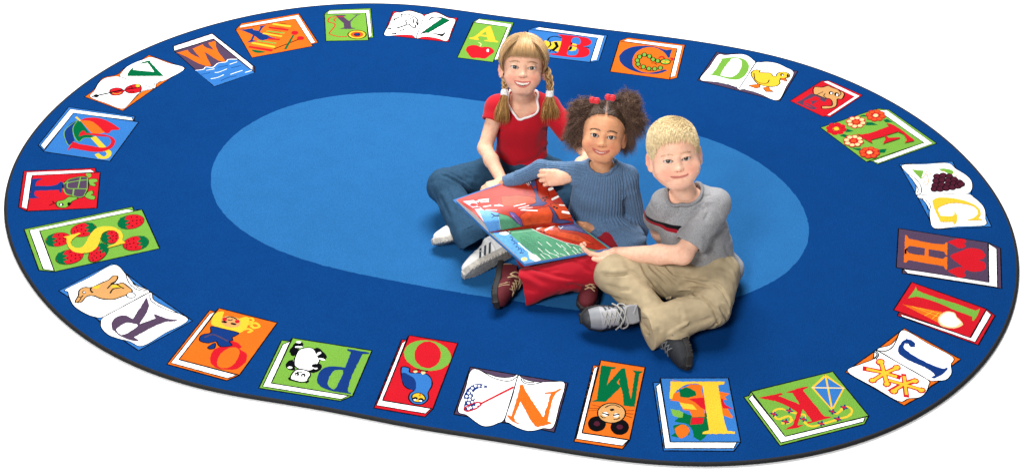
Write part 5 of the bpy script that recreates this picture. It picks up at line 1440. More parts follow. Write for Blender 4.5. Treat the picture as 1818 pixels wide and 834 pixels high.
def half(a0, a1, o0, o1, hump, peak, art, base, nm):
    """a0,a1 gutter ends, o0,o1 outer corners"""
    a0, a1, o0, o1 = (A3(*v) for v in (a0, a1, o0, o1))
    n = nrm(np.cross(a1-a0, o0-a0)); n = n if n[2] > 0 else -n
    nu, nv = 380, 250
    u = np.linspace(.004, .996, nu); v = np.linspace(0, .985, nv)
    U, Vv = np.meshgrid(u, v, indexing='ij')
    bil = lambda U, Vv: ((1-U)*(1-Vv))[..., None]*a0+(U*(1-Vv))[..., None]*a1+((1-U)*Vv)[..., None]*o0+(U*Vv)[..., None]*o1
    B = bil(U, Vv)
    s = Vv/peak
    H = hump*np.where(Vv < peak, np.sin(np.clip(s, 0, 1)*np.pi/2)**.8, .22+.78*np.cos(np.clip((Vv-peak)/(1-peak), 0, 1)*np.pi/2)**1.3)*(1-.30*U)+.0035
    top = B+n*H[..., None]
    bot = B+n*.0024
    Vt = top.reshape(-1, 3); I = np.arange(nu*nv).reshape(nu, nv)
    F = np.stack([I[:-1, :-1], I[1:, :-1], I[1:, 1:], I[:-1, 1:]], -1).reshape(-1, 4)
    pg = mesh_obj('page', Vt, F, PAGE, bookobj, attrs={'col': book_paint(Vt, art, base, 1)})
    # stacked sheet edges round the block
    ring = [(i, 0) for i in range(nu)]+[(nu-1, j) for j in range(nv)]+[(i, nv-1) for i in range(nu-1, -1, -1)]+[(0, j) for j in range(nv-1, -1, -1)]
    T_ = np.array([top[i, j] for i, j in ring])-n*.0004; B_ = np.array([bot[i, j] for i, j in ring]); m = len(ring); V2, F2 = [], []
    lv = 5
    for k in range(lv): V2.append(T_+(B_-T_)*(k/(lv-1)))
    for k in range(lv-1):
        for i in range(m):
            j = (i+1) % m; F2.append((k*m+i, k*m+j, (k+1)*m+j, (k+1)*m+i))
    mesh_obj('page_stack', np.concatenate(V2), F2, PEDGE, bookobj, smooth=False)
    # board, a little larger than the pages
    e = .006
    def ext(p, d1, d2): return p+nrm(d1)*e+nrm(d2)*e
    c = [a0-nrm(a1-a0)*e, a1+nrm(a1-a0)*e, ext(o1, a1-a0, o1-a1), ext(o0, a0-a1, o0-a0)]
    V3 = [p+n*.002 for p in c]+[p-n*.0012 for p in c]
    F3 = [(0, 1, 2, 3), (7, 6, 5, 4), (0, 4, 5, 1), (1, 5, 6, 2), (2, 6, 7, 3), (3, 7, 4, 0)]
    mesh_obj('cover_board', V3, F3, [COVB, COVG], bookobj, mi=[0, 1, 1, 1, 1, 0], smooth=False)
g0, g1_ = BK['G0'], BK['G1']
half(g0, g1_, BK['T0'], BK['T1'], .038, .20, TOPART, 'red', 't')
half(g0, g1_, BK['B0'], BK['B1'], .014, .14, BOTART, 'green', 'b')
sp = np.linspace(0, 1, 12)[:, None]*(g1_-g0)+g0-A3(0, 0, .004)
V, F, _ = tubes([sp], np.full((1, 12), .0055), 8, taper=False)
mesh_obj('spine', V, F, material('red_spine', srgb(190, 40, 44), .5, .4), bookobj)
# ================================================================== girl with curly puffs
p2 = dict(ex=.0272, mw=.0282, mz=-.0490, smile=.0108, open=.0036, lipr=.0024, skin=(222, 160, 120), blush=(196, 106, 78), lip=(184, 92, 84), seam=(104, 36, 34), brow=(44, 28, 22),
          browz=.0195, browarch=.0042, broww=.45, squint=.0066, iris=(48, 28, 20), cheek=1.09, jaw=.92, chin=.004, lashw=.0008, nosew=1.06, nosez=.001, nosey=.001, lash=1.0, lashc=(30, 18, 14), fold=.35)
K2 = head_setup(p2, (1070.4, 243), -.42, -4, 24, -4.7, .955)
g2 = empty('person', (.31, -.34, 0), 'girl with two curly dark hair puffs and red bows in ribbed blue sweater', 'child', 'children sitting on the rug')
N2 = A3(.322, -.342, .338); P2 = A3(.312, -.335, .055)
S2l = A3(.235, -.345, .312); S2r = A3(.400, -.338, .300)
E2l = PY(960, 299, -.325); W2l = PY(899, 325, -.322); H2l = W2l+A3(-.03, .0, -.09)
E2r = PY(1131, 408, -.335); W2r = PY(1058, 412, -.420); H2r = PY(1026, 402, -.445)
HIP2l = A3(.25, -.36, .085); HIP2r = A3(.378, -.36, .085)
KN2l = PZ(945, 455, .055); AN2l = PZ(1030, 505, .055)
KN2r = PZ(1062, 476, .110); AN2r = PZ(925, 503, .055)
R2t = frame(x=A3(1, 0, 0)-(N2-P2)*((N2-P2)[0]/((N2-P2)@(N2-P2))), z=N2-P2)
def torso2(dx, dy): return loft(P2, N2, R2t, [0, .2, .45, .72, .88, 1], np.array([.098, .094, .087, .086, .078, .042])+dx, np.array([.078, .074, .066, .064, .056, .042])+dy)
B2_ = Sdf()
B2_.add(trunk_head(K2))
B2_.add(cone(K2['H']((0, .022, -.050)), N2+A3(0, .004, -.01), .033, .036), .014)
B2_.add(torso2(-.014, -.014), .02)
for S_, E_, W_ in ((S2l, E2l, W2l), (S2r, E2r, W2r)):
    B2_.add(cone(N2-A3(0, 0, .02), S_, .030, .028), .02)
    B2_.add(cone(S_, E_, .024, .019), .02); B2_.add(cone(E_, W_, .019, .0155), .012)
for H_, Kn, An in ((HIP2l, KN2l, AN2l), (HIP2r, KN2r, AN2r)):
    B2_.add(cone(H_, Kn, .050, .036), .02); B2_.add(cone(Kn, Kn+(An-Kn)*.7, .034, .024), .015)
hand(B2_, W2l, H2l-W2l, (.1, -.5, .9), -1, [(40, 45, 25)]*4, .86)
hand(B2_, W2r, H2r-W2r, (.35, -.45, .75), -1, [(18, 42, 25), (20, 46, 25), (24, 48, 25), (28, 50, 25)], .86, th=((.7, .6, -.4), (.3, .9, -.4), (.05, .95, -.3)))
SK2 = skin_mat('brown_skin')
body_mesh(g2, B2_, K2, (-.08, -.68, -.01), (.56, -.20, .66), .0023, SK2)
EM2 = eye_mat('dark_eye', (52, 30, 22))
for q in (-1, 1): eyeball(g2, K2, q, EM2)
teeth(K2, g2, 8, .0052)
brows_lashes(g2, K2, ((48, 32, 26), (28, 18, 14)), material('black_lash', srgb(24, 16, 14), .6, .3), 72, 85)
# ribbed sweater ----------------------------------------------------------------------------
def arm_coord(P, S_, E_, W_):
    """angle round the arm (metres of circumference) for the nearest arm segment, and distance along"""
    out = np.zeros(len(P)); al = np.zeros(len(P)); best = np.full(len(P), 9.)
    base = 0
    ref = None
    for a, b in ((S_, E_), (E_, W_)):
        ax = nrm(b-a); X = nrm(np.cross(ax, (0.2, -1., .4))); Y = np.cross(ax, X)
        q = P-a; t = np.clip(q@ax, 0, np.linalg.norm(b-a)); r = q-t[:, None]*ax; d = np.linalg.norm(r, axis=1)
        u = d < best; best[u] = d[u]
        out[u] = (np.arctan2(r@Y, r@X)*.040)[u]; al[u] = (t+base)[u]; base += np.linalg.norm(b-a)
    return out, al, best
SW = Sdf()
SW.add(torso2(.004, .004))
SW.add(cone(N2+A3(-.03, 0, -.02), S2l, .038, .038), .02); SW.add(cone(N2+A3(.03, 0, -.02), S2r, .038, .038), .02)
def sleeve(S_, E_, W_, r0, r1, r2, flare):
    d = nrm(W_-E_); s = Sdf().add(cone(S_, E_, r0, r1)).add(cone(E_, W_+d*.01, r1, r2), .012)
    s.add(cone(W_-d*.045, W_+d*.012, r2+.001, r2+flare), .008)
    s.cut(plane(W_+d*.004, d), .003); s.sub(cone(W_-d*.03, W_+d*.05, r2-.0045, r2-.0035), .002)
    return s
SW.add(sleeve(S2l, E2l, W2l, .033, .0255, .0215, .004), .014)
SW.add(sleeve(S2r, E2r, W2r, .037, .034, .028, .003), .012)
SW.add(ellip(P2+A3(0, .0, .045), (.112, .092, .045)), .02)
SW.add(ellip(N2+A3(0, .002, -.016), (.068, .054, .032)), .02)
SW.add(ellip((.345, -.415, .095), (.118, .085, .068)), .03)
SW.add(ellip((.400, -.440, .098), (.078, .080, .066)), .03)
# gathered hem: pulled in at the waist
SW.cut(plane((0, 0, .058), (.0, .05, -1)), .004)
baseS = Sdf(); baseS.ops = list(SW.ops)
z5 = lambda t: zp(880, 230, 3.789, t)
NLs = raymarch(baseS, z5('612,178 618,215 640,250 670,280 705,292 745,288 785,268 815,240 828,205 825,185'))
nloop2, ncut2 = neck_loop(K2, N2, A3(1, 0, 0), NLs, baseS, r0=.046, reach=.075)
SW.sub(ncut2, .002)
SW.disp(grooves([(raymarch(baseS, z5(t)), w, dp) for t, w, dp in (
    ('480,290 500,360 490,440', .012, .003), ('340,180 350,230 345,255', .006, .006), ('860,470 880,540 880,600', .010, .005), ('620,640 720,680 830,650', .012, .006), ('640,600 740,640 840,600', .012, -.004),
    ('820,640 880,640 940,690', .010, .004), ('900,560 930,640 960,690', .010, .003), ('840,470 900,440 960,420', .012, -.003), ('560,420 640,450 760,460', .016, .003), ('520,520 620,560 720,560', .016, .002))], 1.2))
SW.disp(lambda P: .0012*VN(P, 20.))
def ribs(V):
    a1, l1, d1 = arm_coord(V, S2l, E2l, W2l); a2, l2, d2 = arm_coord(V, S2r, E2r, W2r)
    q = (V-P2)@R2t
    tc = np.arctan2(q[:, 1]*1.25, q[:, 0])*.092
    o1, o2 = d1-.036, d2-.037
    dt = torso2(.004, .004)(V)
    ph = np.where((o1 < dt) & (o1 < o2), a1, np.where(o2 < dt, a2, tc))
    arm = np.where(o1 < o2, l1, l2); isarm = np.minimum(o1, o2) < dt
    L1 = np.linalg.norm(E2l-S2l)+np.linalg.norm(W2l-E2l); L2_ = np.linalg.norm(E2r-S2r)+np.linalg.norm(W2r-E2r)
    cuff = isarm & (np.where(o1 < o2, L1-l1, L2_-l2) < .042)
    hem = (~isarm) & (q[:, 2] < .042)
    w = np.sin(2*np.pi*ph/.0108)
    w = np.sign(w)*np.abs(w)**.7
    moss = np.sin(V[:, 0]*900)*np.sin(V[:, 2]*900+V[:, 1]*500)
    return np.where(cuff | hem, moss*.0012, w*.0019)
def postS(V):
    n = normals(SW, V, .003); return V+n*ribs(V)[:, None]
WOOL = material('blue_wool', srgb(92, 120, 152), .95, .08, noise=(330, .30), bump=(520, .6, .0016), sheen=.2)
sw = cloth('sweater', g2, SW, (-.02, -.56, .02), (.54, -.22, .46), .0022, WOOL, post=postS)
# scalloped collar
cl = polyline(np.concatenate([nloop2, nloop2[:1]]), 150)
nn = normals(baseS, cl, .002)
inn_ = nrm(K2['H']((0, .012, -.085))-cl.mean(0))
ph = np.linspace(0, 2*np.pi*15, 150)
V, F, _ = tubes([cl+nn*.001+inn_*(.0030*np.abs(np.sin(ph/2)))[:, None]], np.full((1, 150), .0046)*(1+.22*np.abs(np.sin(ph/2)))[None], 8, taper=False)
mesh_obj('scalloped_collar', V, F, WOOL, sw)
# red trousers ------------------------------------------------------------------------------
TR = Sdf()
TR.add(ellip((.312, -.345, .075), (.105, .085, .075)))
TR.add(cone(HIP2l, KN2l, .064, .052), .03); TR.add(cone(HIP2r, KN2r, .064, .054), .03)
TR.add(cone(KN2l, AN2l+A3(0, .02, 0), .046, .040), .02)
AX2 = nrm(AN2r-KN2r)
TR.add(cone(KN2r, AN2r, .052, .048), .02)
TR.add(cone(KN2r+AX2*.06, AN2r+A3(.01, -.045, -.02), .046, .026), .02)
TR.cut(plane((0, 0, .013), (0, 0, -1)), .004)
hem2 = AN2r-AX2*.006
TR.sub(tubecut(hem2, hem2+AX2, .10, .10), .005); TR.sub(cone(hem2-AX2*.03, hem2+AX2*.05, .032, .036), .004)
bT = Sdf(); bT.ops = list(TR.ops)
z2_ = lambda t: zp(850, 430, 6.416, t)
TR.disp(grooves([(raymarch(bT, z2_(t)), w, dp) for t, w, dp in (
    ('600,290 700,320 850,370 1000,405 1140,412', .008, .007), ('560,330 700,380 880,430 1080,450', .012, -.005), ('760,345 840,320 920,310', .008, .004), ('1080,200 1180,270 1290,340', .008, .007),
    ('440,430 540,490 680,560', .014, .004), ('420,380 560,420 720,500 860,560', .014, -.003), ('700,680 850,640 960,560', .012, .003), ('1000,480 1120,500 1250,520', .012, .004))], 1.6, .72))
TR.disp(lambda P: .0024*VN(P, 18.)+.0010*VN(P, 45.))
RED2 = material('red_cotton', srgb(172, 18, 36), .85, .15, noise=(500, .1), bump=(900, .2, .0008), sheen=.1)
cloth('trousers', g2, TR, (.05, -.70, -.002), (.50, -.24, .17), .003, RED2)
MAR = material('maroon_canvas', srgb(88, 28, 34), .8, .2, noise=(260, .18), bump=(700, .4, .001))
SOLB = material('black_rubber', srgb(38, 36, 36), .7, .3, noise=(90, .2), bump=(200, .4, .002))
TAN = material('tan_lace', srgb(186, 158, 122), .85, .1, noise=(400, .2))
shoe(g2, PZ(881, 508, .045), (-.10, -.97, -.12), (.96, -.12, .22), .92, MAR, SOLB, TAN, stripes=[[(-.080, -.080, .006), (.040, .020, .0012), (.030, .010, .0012)]], stripe_mat=TAN, label='maroon sneaker with tan laces, its sole turned to the left')
shoe(g2, PZ(1046, 522, .030), (-.15, -.95, -.10), (.05, -.15, 1), .85, MAR, SOLB, TAN, label='maroon sneaker with tan laces tucked beside the khaki knee')
# hair --------------------------------------------------------------------------------------
HM2 = hair_mat('dark_curly_hair', .5, .35)
def cap2(P):
    x, y, z = P.T
    line = np.interp(y, [-.10, -.062, -.03, 0, .03, .1], [.090, .078, .040, .010, -.03, -.05])
    return line-z
V, F = mesh_sdf(cap_sdf(K2, .0022, cap2), K2['o']-.13, K2['o']+.13, .0022)
Pl = (V-K2['o'])@K2['R']/K2['s']
cc = np.tile(lin((58, 40, 32)), (len(V), 1))
part = .7*np.exp(-((Pl[:, 0]+.002)/.0014)**2)*(Pl[:, 1] < .02)
cc = mixc(cc, lin((176, 118, 88)), part*.8)
edge = sstep(.016-(-cap2(Pl))+.004*VN(Pl, 140.), 0, .014)
cc = mixc(cc, lin(p2['skin']), edge*.75)
hair2 = mesh_obj('hair', V, F, HM2, g2, attrs={'col': np.concatenate([cc, np.ones((len(cc), 1))], 1)})
R_ = np.random.default_rng(21); paths = []
bow = {-1: A3(-.030, -.020, .104), 1: A3(.030, -.020, .104)}
gat = {-1: A3(-.048, .004, .088), 1: A3(.048, .004, .088)}
for i in range(2600):
    q = R_.choice((-1, 1))
    th = R_.uniform(0, 1)
    if R_.uniform() < .65:      # from the hairline
        y = np.interp(th, [0, .4, .7, 1], [-.074, -.058, -.02, .02]); z = np.interp(y, [-.10, -.062, -.03, 0, .03, .1], [.090, .078, .040, .010, -.03, -.05])+abs(R_.normal(0, .004))
        xx = .0715*math.sqrt(max(.002, 1-((y-.014)/.088)**2-((z-.03)/.0755)**2)); xx = max(.003, xx)
        if th < .45: xx = R_.uniform(.004, .052)
        st = on_skull((A3(q*xx, y, z)-SK_C)[None])[0]
    else:
        st = on_skull(A3(q*R_.uniform(.003, .05), R_.uniform(-.06, .06), R_.uniform(.03, .08))[None])[0]
    P = skull_arc(st, gat[q]+R_.normal(0, .004, 3), 10, .0028+np.linspace(0, 1, 10)*.004+R_.uniform(0, .0015))
    P += (np.sin(np.linspace(0, R_.uniform(14, 24), 10)+R_.uniform(0, 6))*.0008)[:, None]*R_.normal(0, 1, 3)
    paths.append(P)
strands_obj('hair_strands', hair2, K2, [polyline(p, 10) for p in paths], np.full(len(paths), .00075), (104, 80, 62), (40, 28, 24), 6, HM2)
# puffs of tight curls
def puff(q, lobes, n, seed):
    R = np.random.default_rng(seed); base = hw(K2, gat[q]); out = []
    for i in range(n):
        k = R.choice(len(lobes), p=[l[2] for l in lobes]); c, r, _ = lobes[k]
        v = nrm(R.normal(0, 1, 3)); e = c+v*r*R.uniform(.25, 1.0)**.5*R.choice([1, 1, 1, 1.08, 1.22])
        m = 34; t = np.linspace(0, 1, m)[:, None]
        a = base+(c-base)*R.uniform(.0, .75)+R.normal(0, .010, 3)
        mid = (a+e)/2+R.normal(0, .012, 3)+A3(0, 0, .012)
        P = (1-t)**2*a+2*t*(1-t)*mid+t*t*e
        d = nrm(e-a); X = nrm(np.cross(d, R.normal(0, 1, 3))); Y = np.cross(d, X)
        rad = R.uniform(.0025, .0050); tn = np.linalg.norm(e-a)/R.uniform(.007, .011)*2*np.pi
        P = P+np.cos(t*tn)*X*rad*np.minimum(1, t*4)+np.sin(t*tn)*Y*rad*np.minimum(1, t*4)
        out.append(P)
    V, F, C = tubes(out, np.full(len(out), .00062), 3, hair_cols(len(out), (158, 124, 104), (52, 36, 30), seed))
    return mesh_obj('curly_puff', V, F, HM2, hair2, attrs={'col': C})
hy = K2['o'][1]
puff(-1, [(PY(1028, 206, hy+.030), A3(.050, .045, .062), .5), (PY(1021, 246, hy+.015), A3(.048, .042, .058), .5)], 3000, 31)
puff(1, [(PY(1114, 188, hy+.030), A3(.056, .050, .060), .48), (PY(1128, 226, hy+.015), A3(.050, .045, .066), .35), (PY(1113, 262, hy+.020), A3(.034, .035, .044), .17)], 3500, 32)
# red bows
RIB = material('red_ribbon', srgb(214, 30, 44), .55, .4, noise=(120, .08), sheen=.2)
for px in ((1055.5, 179.5), (1083.5, 174.5)):
    c = PY(px[0], px[1], hy-.028); Bw = Sdf(); X = K2['R'][:, 0]; Z = K2['R'][:, 2]; Yb = K2['R'][:, 1]
    for s_ in (-1, 1):
        Rb = frame(x=nrm(X*s_+Z*.35), z=Z)
        Bw.add(ellip(c+X*s_*.0075+Z*.002, (.0100, .0085, .0105), Rb), .003)
    Bw.add(ellip(c, (.0055, .0080, .0065)), .002)
    Bw.disp(lambda P, c=c: .0006*np.sin(((P-c)@Z)*1100))
    V, F = mesh_sdf(Bw, c-.025, c+.025, .0012)
    mesh_obj('hair_bow', V, F, RIB, hair2)
# ================================================================== boy
p3 = dict(ex=.0262, mw=.0258, mz=-.0462, smile=.0052, open=.0, lipr=.0019, skin=(243, 191, 163), blush=(232, 146, 122), lip=(214, 134, 118), seam=(150, 70, 62), brow=(206, 164, 122),
          browz=.0190, browarch=.0026, broww=.3, squint=.0058, iris=(92, 84, 70), cheek=1.13, jaw=1.30, chin=.003, nosew=.96, nosez=.002, nosey=.0015, fold=.15, lash=.7, lashc=(110, 78, 60))
K3 = head_setup(p3, (1202.8, 285), -.60, 1, 22, 9.6, 1.04)
g3 = empty('person', (.64, -.56, 0), 'boy with short blond hair in grey T-shirt with chest stripe and khaki trousers', 'child', 'children sitting on the rug')
N3 = A3(.580, -.502, .352); P3 = A3(.655, -.522, .040)
S3l = A3(.515, -.515, .322); S3r = A3(.668, -.520, .325)
E3r = PY(1212, 452, -.650); W3r = PY(1096, 451, -.580); H3r = PY(1052, 453, -.568)
E3l = A3(.505, -.435, .19); W3l = A3(.55, -.40, .06)
HIP3l = A3(.585, -.590, .090); HIP3r = A3(.695, -.570, .090)
KN3l = PZ(1089, 486, .128); AN3l = PZ(1196, 592, .052)
KN3r = PZ(1262, 545, .090); AN3r = PZ(1152, 580, .072)
ax3 = nrm(N3-P3); R3t = frame(x=A3(.93, .36, 0)-ax3*(A3(.93, .36, 0)@ax3), z=ax3)
def torso3(dx, dy): return loft(P3, N3, R3t, [0, .2, .45, .72, .88, 1], np.array([.128, .122, .106, .100, .090, .050])+dx, np.array([.098, .096, .088, .080, .066, .046])+dy)
B3_ = Sdf()
B3_.add(trunk_head(K3))
B3_.add(cone(K3['H']((0, .020, -.050)), N3+A3(0, .0, -.01), .0375, .0395), .014)
B3_.add(torso3(-.020, -.018), .02)
for S_, E_, W_ in ((S3l, E3l, W3l), (S3r, E3r, W3r)):
    B3_.add(cone(N3-A3(0, 0, .02), S_, .034, .034), .02)
    B3_.add(cone(S_, E_, .036, .030), .02)
    m = E_+(W_-E_)*.35
    B3_.add(cone(E_, m, .030, .031), .014); B3_.add(cone(m, W_, .031, .0215), .012)
for H_, Kn, An in ((HIP3l, KN3l, AN3l), (HIP3r, KN3r, AN3r)):
    B3_.add(cone(H_, Kn, .055, .044), .02); B3_.add(cone(Kn, Kn+(An-Kn)*.7, .042, .030), .015)
hand(B3_, W3r, (-1, .06, -.10), (.05, -.50, -.86), 1, [(14, 24, 14), (16, 26, 14), (18, 28, 16), (20, 30, 18)], .98, th=((.62, .62, .55), (.30, .95, .20), (.10, .97, -.25)))
hand(B3_, W3l, (.3, .2, -.9), (0, .8, .3), 1, [(20, 20, 10)]*4, .98)
SK3 = skin_mat('rosy_skin')
body_mesh(g3, B3_, K3, (.18, -.96, -.01), (.90, -.36, .68), .0024, SK3)
EM3 = eye_mat('hazel_eye', (88, 78, 62))
for q in (-1, 1): eyeball(g3, K3, q, EM3)
brows_lashes(g3, K3, ((226, 184, 140), (206, 160, 118)), material('light_lash', srgb(84, 58, 44), .7, .2), 73, 55)
# T-shirt -----------------------------------------------------------------------------------
TS = Sdf()
TS.add(torso3(.003, .003))
TS.add(cone(N3-R3t[:, 0]*.03-A3(0, 0, .02), S3l, .043, .046), .02); TS.add(cone(N3+R3t[:, 0]*.03-A3(0, 0, .02), S3r, .043, .048), .02)
SE3r = S3r+(E3r-S3r)*.80; SE3l = S3l+(E3l-S3l)*.8
for S_, E_, SE_ in ((S3l, E3l, SE3l), (S3r, E3r, SE3r)):
    d = nrm(E_-S_); sl = Sdf().add(cone(S_, SE_+d*.02, .050, .053))
    sl.cut(plane(SE_, d+A3(0, 0, -.2)), .003); sl.sub(cone(SE_-d*.03, SE_+d*.05, .039, .042), .002)
    TS.add(sl, .016)
TS.add(ellip(P3+A3(.03, .0, .035), (.105, .085, .05)), .03)
TS.cut(plane(P3+A3(0, 0, -.028), (.10, -.30, -1)), .006)
TS.add(ellip(N3+A3(0, .0, -.018), (.080, .060, .036)), .02)
b3 = Sdf(); b3.ops = list(TS.ops)
z6 = lambda t: zp(1020, 320, 4.171, t)
NL3 = raymarch(b3, z6('658,55 660,90 672,125 690,155 715,178 745,183 790,172 840,140 890,90 925,40'))
nloop3, ncut3 = neck_loop(K3, N3, R3t[:, 0], NL3, b3, r0=.053, reach=.085)
TS.sub(ncut3, .002)
TS.disp(grooves([(raymarch(b3, z6(t)), w, dp) for t, w, dp in (
    ('830,290 900,230 975,205', .009, .006), ('860,260 930,190 970,150', .008, .004), ('910,150 960,120 1010,110', .007, .003), ('900,190 960,165 1030,160', .008, -.003), ('975,170 990,240 960,300', .006, .004),
    ('800,330 760,380 740,400', .008, .005), ('860,520 960,540 1030,480', .014, .005), ('1010,440 1060,390 1120,360', .014, .004), ('980,640 1080,650 1190,640', .008, .005), ('700,640 850,660 1000,690', .010, .004),
    ('1030,470 1020,500 1040,500', .008, .004), ('850,560 950,600 1100,600', .016, .004), ('560,330 600,420 640,470', .014, .003), ('1110,480 1160,560 1180,620', .014, .003), ('880,300 960,330 1060,320', .012, -.003),
    ('940,420 1000,440 1080,420', .012, .003), ('1050,230 1100,270 1140,340', .010, -.003), ('550,150 580,220 640,260', .012, .002), ('760,220 800,240 860,200', .010, .003))], 1.5, .75))
TS.disp(lambda P: .0026*VN(P, 16.)+.0009*VN(P, 48.))
def stripe_at(V):
    q = (V-P3)@R3t
    s = q[:, 2]-.243+q[:, 0]*.10
    ds = cone(S3r, SE3r, .053, .053)(V); dl = cone(S3l, SE3l, .053, .053)(V); dt = torso3(.003, .003)(V)
    isarm = ds < dt-.002
    return np.where(isarm, np.where(s < .004, -1., 1.), s)
def tee(nt, b, tc):
    N, L = nt.nodes, nt.links
    a = N.new('ShaderNodeAttribute'); a.attribute_name = 'stripe'
    mr = N.new('ShaderNodeMapRange'); mr.inputs['From Min'].default_value = -.05; mr.inputs['From Max'].default_value = .05
    L.new(a.outputs['Fac'], mr.inputs['Value'])
    r = N.new('ShaderNodeValToRGB'); r.color_ramp.interpolation = 'CONSTANT'; E = r.color_ramp.elements
    gy = srgb(150, 150, 152)
    E[0].position = 0; E[0].color = gy
    E[1].position = .62; E[1].color = gy
    for pos, c in ((.38, srgb(150, 22, 38)), (.50, srgb(16, 16, 18))): e = E.new(pos); e.color = c
    L.new(mr.outputs['Result'], r.inputs['Fac'])
    n = N.new('ShaderNodeTexNoise'); n.inputs['Scale'].default_value = 420; n.inputs['Detail'].default_value = 4
    mp = N.new('ShaderNodeMapping'); mp.inputs['Scale'].default_value = (1, 1, .35); L.new(tc.outputs['Object'], mp.inputs['Vector']); L.new(mp.outputs['Vector'], n.inputs['Vector'])
    m2 = N.new('ShaderNodeMapRange'); m2.inputs['From Min'].default_value = .3; m2.inputs['From Max'].default_value = .7; m2.inputs['To Min'].default_value = .72; m2.inputs['To Max'].default_value = 1.25
    L.new(n.outputs['Fac'], m2.inputs['Value'])
    mx = N.new('ShaderNodeMix'); mx.data_type = 'RGBA'; mx.blend_type = 'MULTIPLY'; mx.inputs['Factor'].default_value = 1
    L.new(r.outputs['Color'], mx.inputs['A']); L.new(m2.outputs['Result'], mx.inputs['B']); L.new(mx.outputs['Result'], b.inputs['Base Color'])
GREY = material('heather_jersey', (.3, .3, .3, 1), .9, .1, bump=(800, .3, .001), sheen=.1, extra=tee)
ts = cloth('t_shirt', g3, TS, (.36, -.78, .0), (.90, -.36, .45), .0026, GREY, attrs=lambda V: {'stripe': stripe_at(V)})
c3 = np.concatenate([nloop3, nloop3[:1]])
nn = normals(b3, c3, .002)
GR2 = material('grey_rib', srgb(138, 138, 141), .9, .1, noise=(230, .25), bump=(800, .4, .001))
c3 = c3-ax3*.002; V, F, _ = tubes([c3+nn*.0010], np.full((1, len(c3)), .0062), 8, taper=False)
mesh_obj('neck_rib', V, F, GR2, ts)
# khaki trousers ----------------------------------------------------------------------------
KT = Sdf()
KT.add(ellip((.650, -.545, .075), (.108, .100, .075)))
KT.add(cone(HIP3l, KN3l, .075, .056), .03); KT.add(cone(HIP3r, KN3r, .074, .064), .03)
KT.add(ellip(KN3l, (.058, .058, .058)), .02)
A3l = nrm(AN3l-KN3l); A3r = nrm(AN3r-KN3r)
KT.add(cone(KN3l, AN3l, .052, .046), .02)
KT2 = Sdf()
KT2.add(cone(KN3r, AN3r, .062, .050)); KT2.add(cone(KN3r+A3r*.11, AN3r+A3(.0, -.030, -.028), .050, .034), .025); KT2.add(cone(KN3r+A3r*.11, AN3r+A3(.0, .018, .012), .044, .036), .02)
hem3 = AN3r+A3(-.012, 0, 0); hd = nrm(A3r+A3(-.2, -.12, 0))
KT2.cut(plane(hem3, hd), .005); KT2.sub(cone(hem3-hd*.03, hem3+hd*.05, .026, .034), .006)
KT.add(KT2, .008)
KT.cut(plane((0, 0, .013), (0, 0, -1)), .004)
bK = Sdf(); bK.ops = list(KT.ops)
z3_ = lambda t: zp(1010, 440, 3.972, t)
KT.disp(grooves([(raymarch(bK, z3_(t)), w, dp) for t, w, dp in (
    ('420,150 470,180 525,228', .007, .007), ('230,160 320,165 420,160', .009, -.004), ('240,185 330,190 430,190', .006, .004), ('510,110 560,200 620,270 690,345', .009, .010), ('560,120 640,190 720,270', .008, .005), ('600,120 690,190 770,265', .008, .007),
    ('680,130 740,180 800,200', .008, .005), ('540,200 600,290 660,340', .008, -.005), ('770,270 880,255 1010,285', .008, .007), ('770,300 860,290 960,310', .008, -.004), ('840,345 880,342 920,355', .006, .006),
    ('820,330 900,330 970,370 1020,430 1050,500 1045,560', .008, .006), ('870,310 960,340 1040,410 1085,480', .008, -.004), ('1030,255 1080,300 1120,360 1140,420', .007, .007), ('1000,240 1060,260 1110,320', .008, -.003),
    ('800,590 870,540 960,510 1010,490', .009, .006), ('690,620 780,560 860,520', .010, -.004), ('620,400 700,360 780,350', .008, -.004), ('780,420 800,470 790,520', .010, .003), ('560,480 640,540 650,600', .012, .003),
    ('250,260 350,290 450,300', .012, .003), ('280,330 380,370 480,390', .012, .003), ('1060,420 1100,470 1110,520', .006, .006), ('1080,380 1130,430 1130,470', .006, -.004), ('960,590 1010,560 1040,520', .008, .004),
    ('760,180 860,200 980,225', .009, .004), ('800,215 900,230 1000,255', .010, -.003))], 1.8, .68))
KT.disp(lambda P: .0026*VN(P, 17.)+.0011*VN(P, 50.))
KHA = material('khaki_twill', srgb(180, 162, 130), .85, .15, noise=(38, .10), bump=(900, .25, .0008))
cloth('trousers', g3, KT, (.24, -.96, -.002), (.92, -.40, .20), .0025, KHA)
BLK = material('grey_mesh_upper', srgb(70, 74, 80), .7, .3, noise=(300, .35), bump=(500, .5, .0012))
SIL = material('silver_panel', srgb(196, 196, 198), .45, .5, noise=(80, .08))
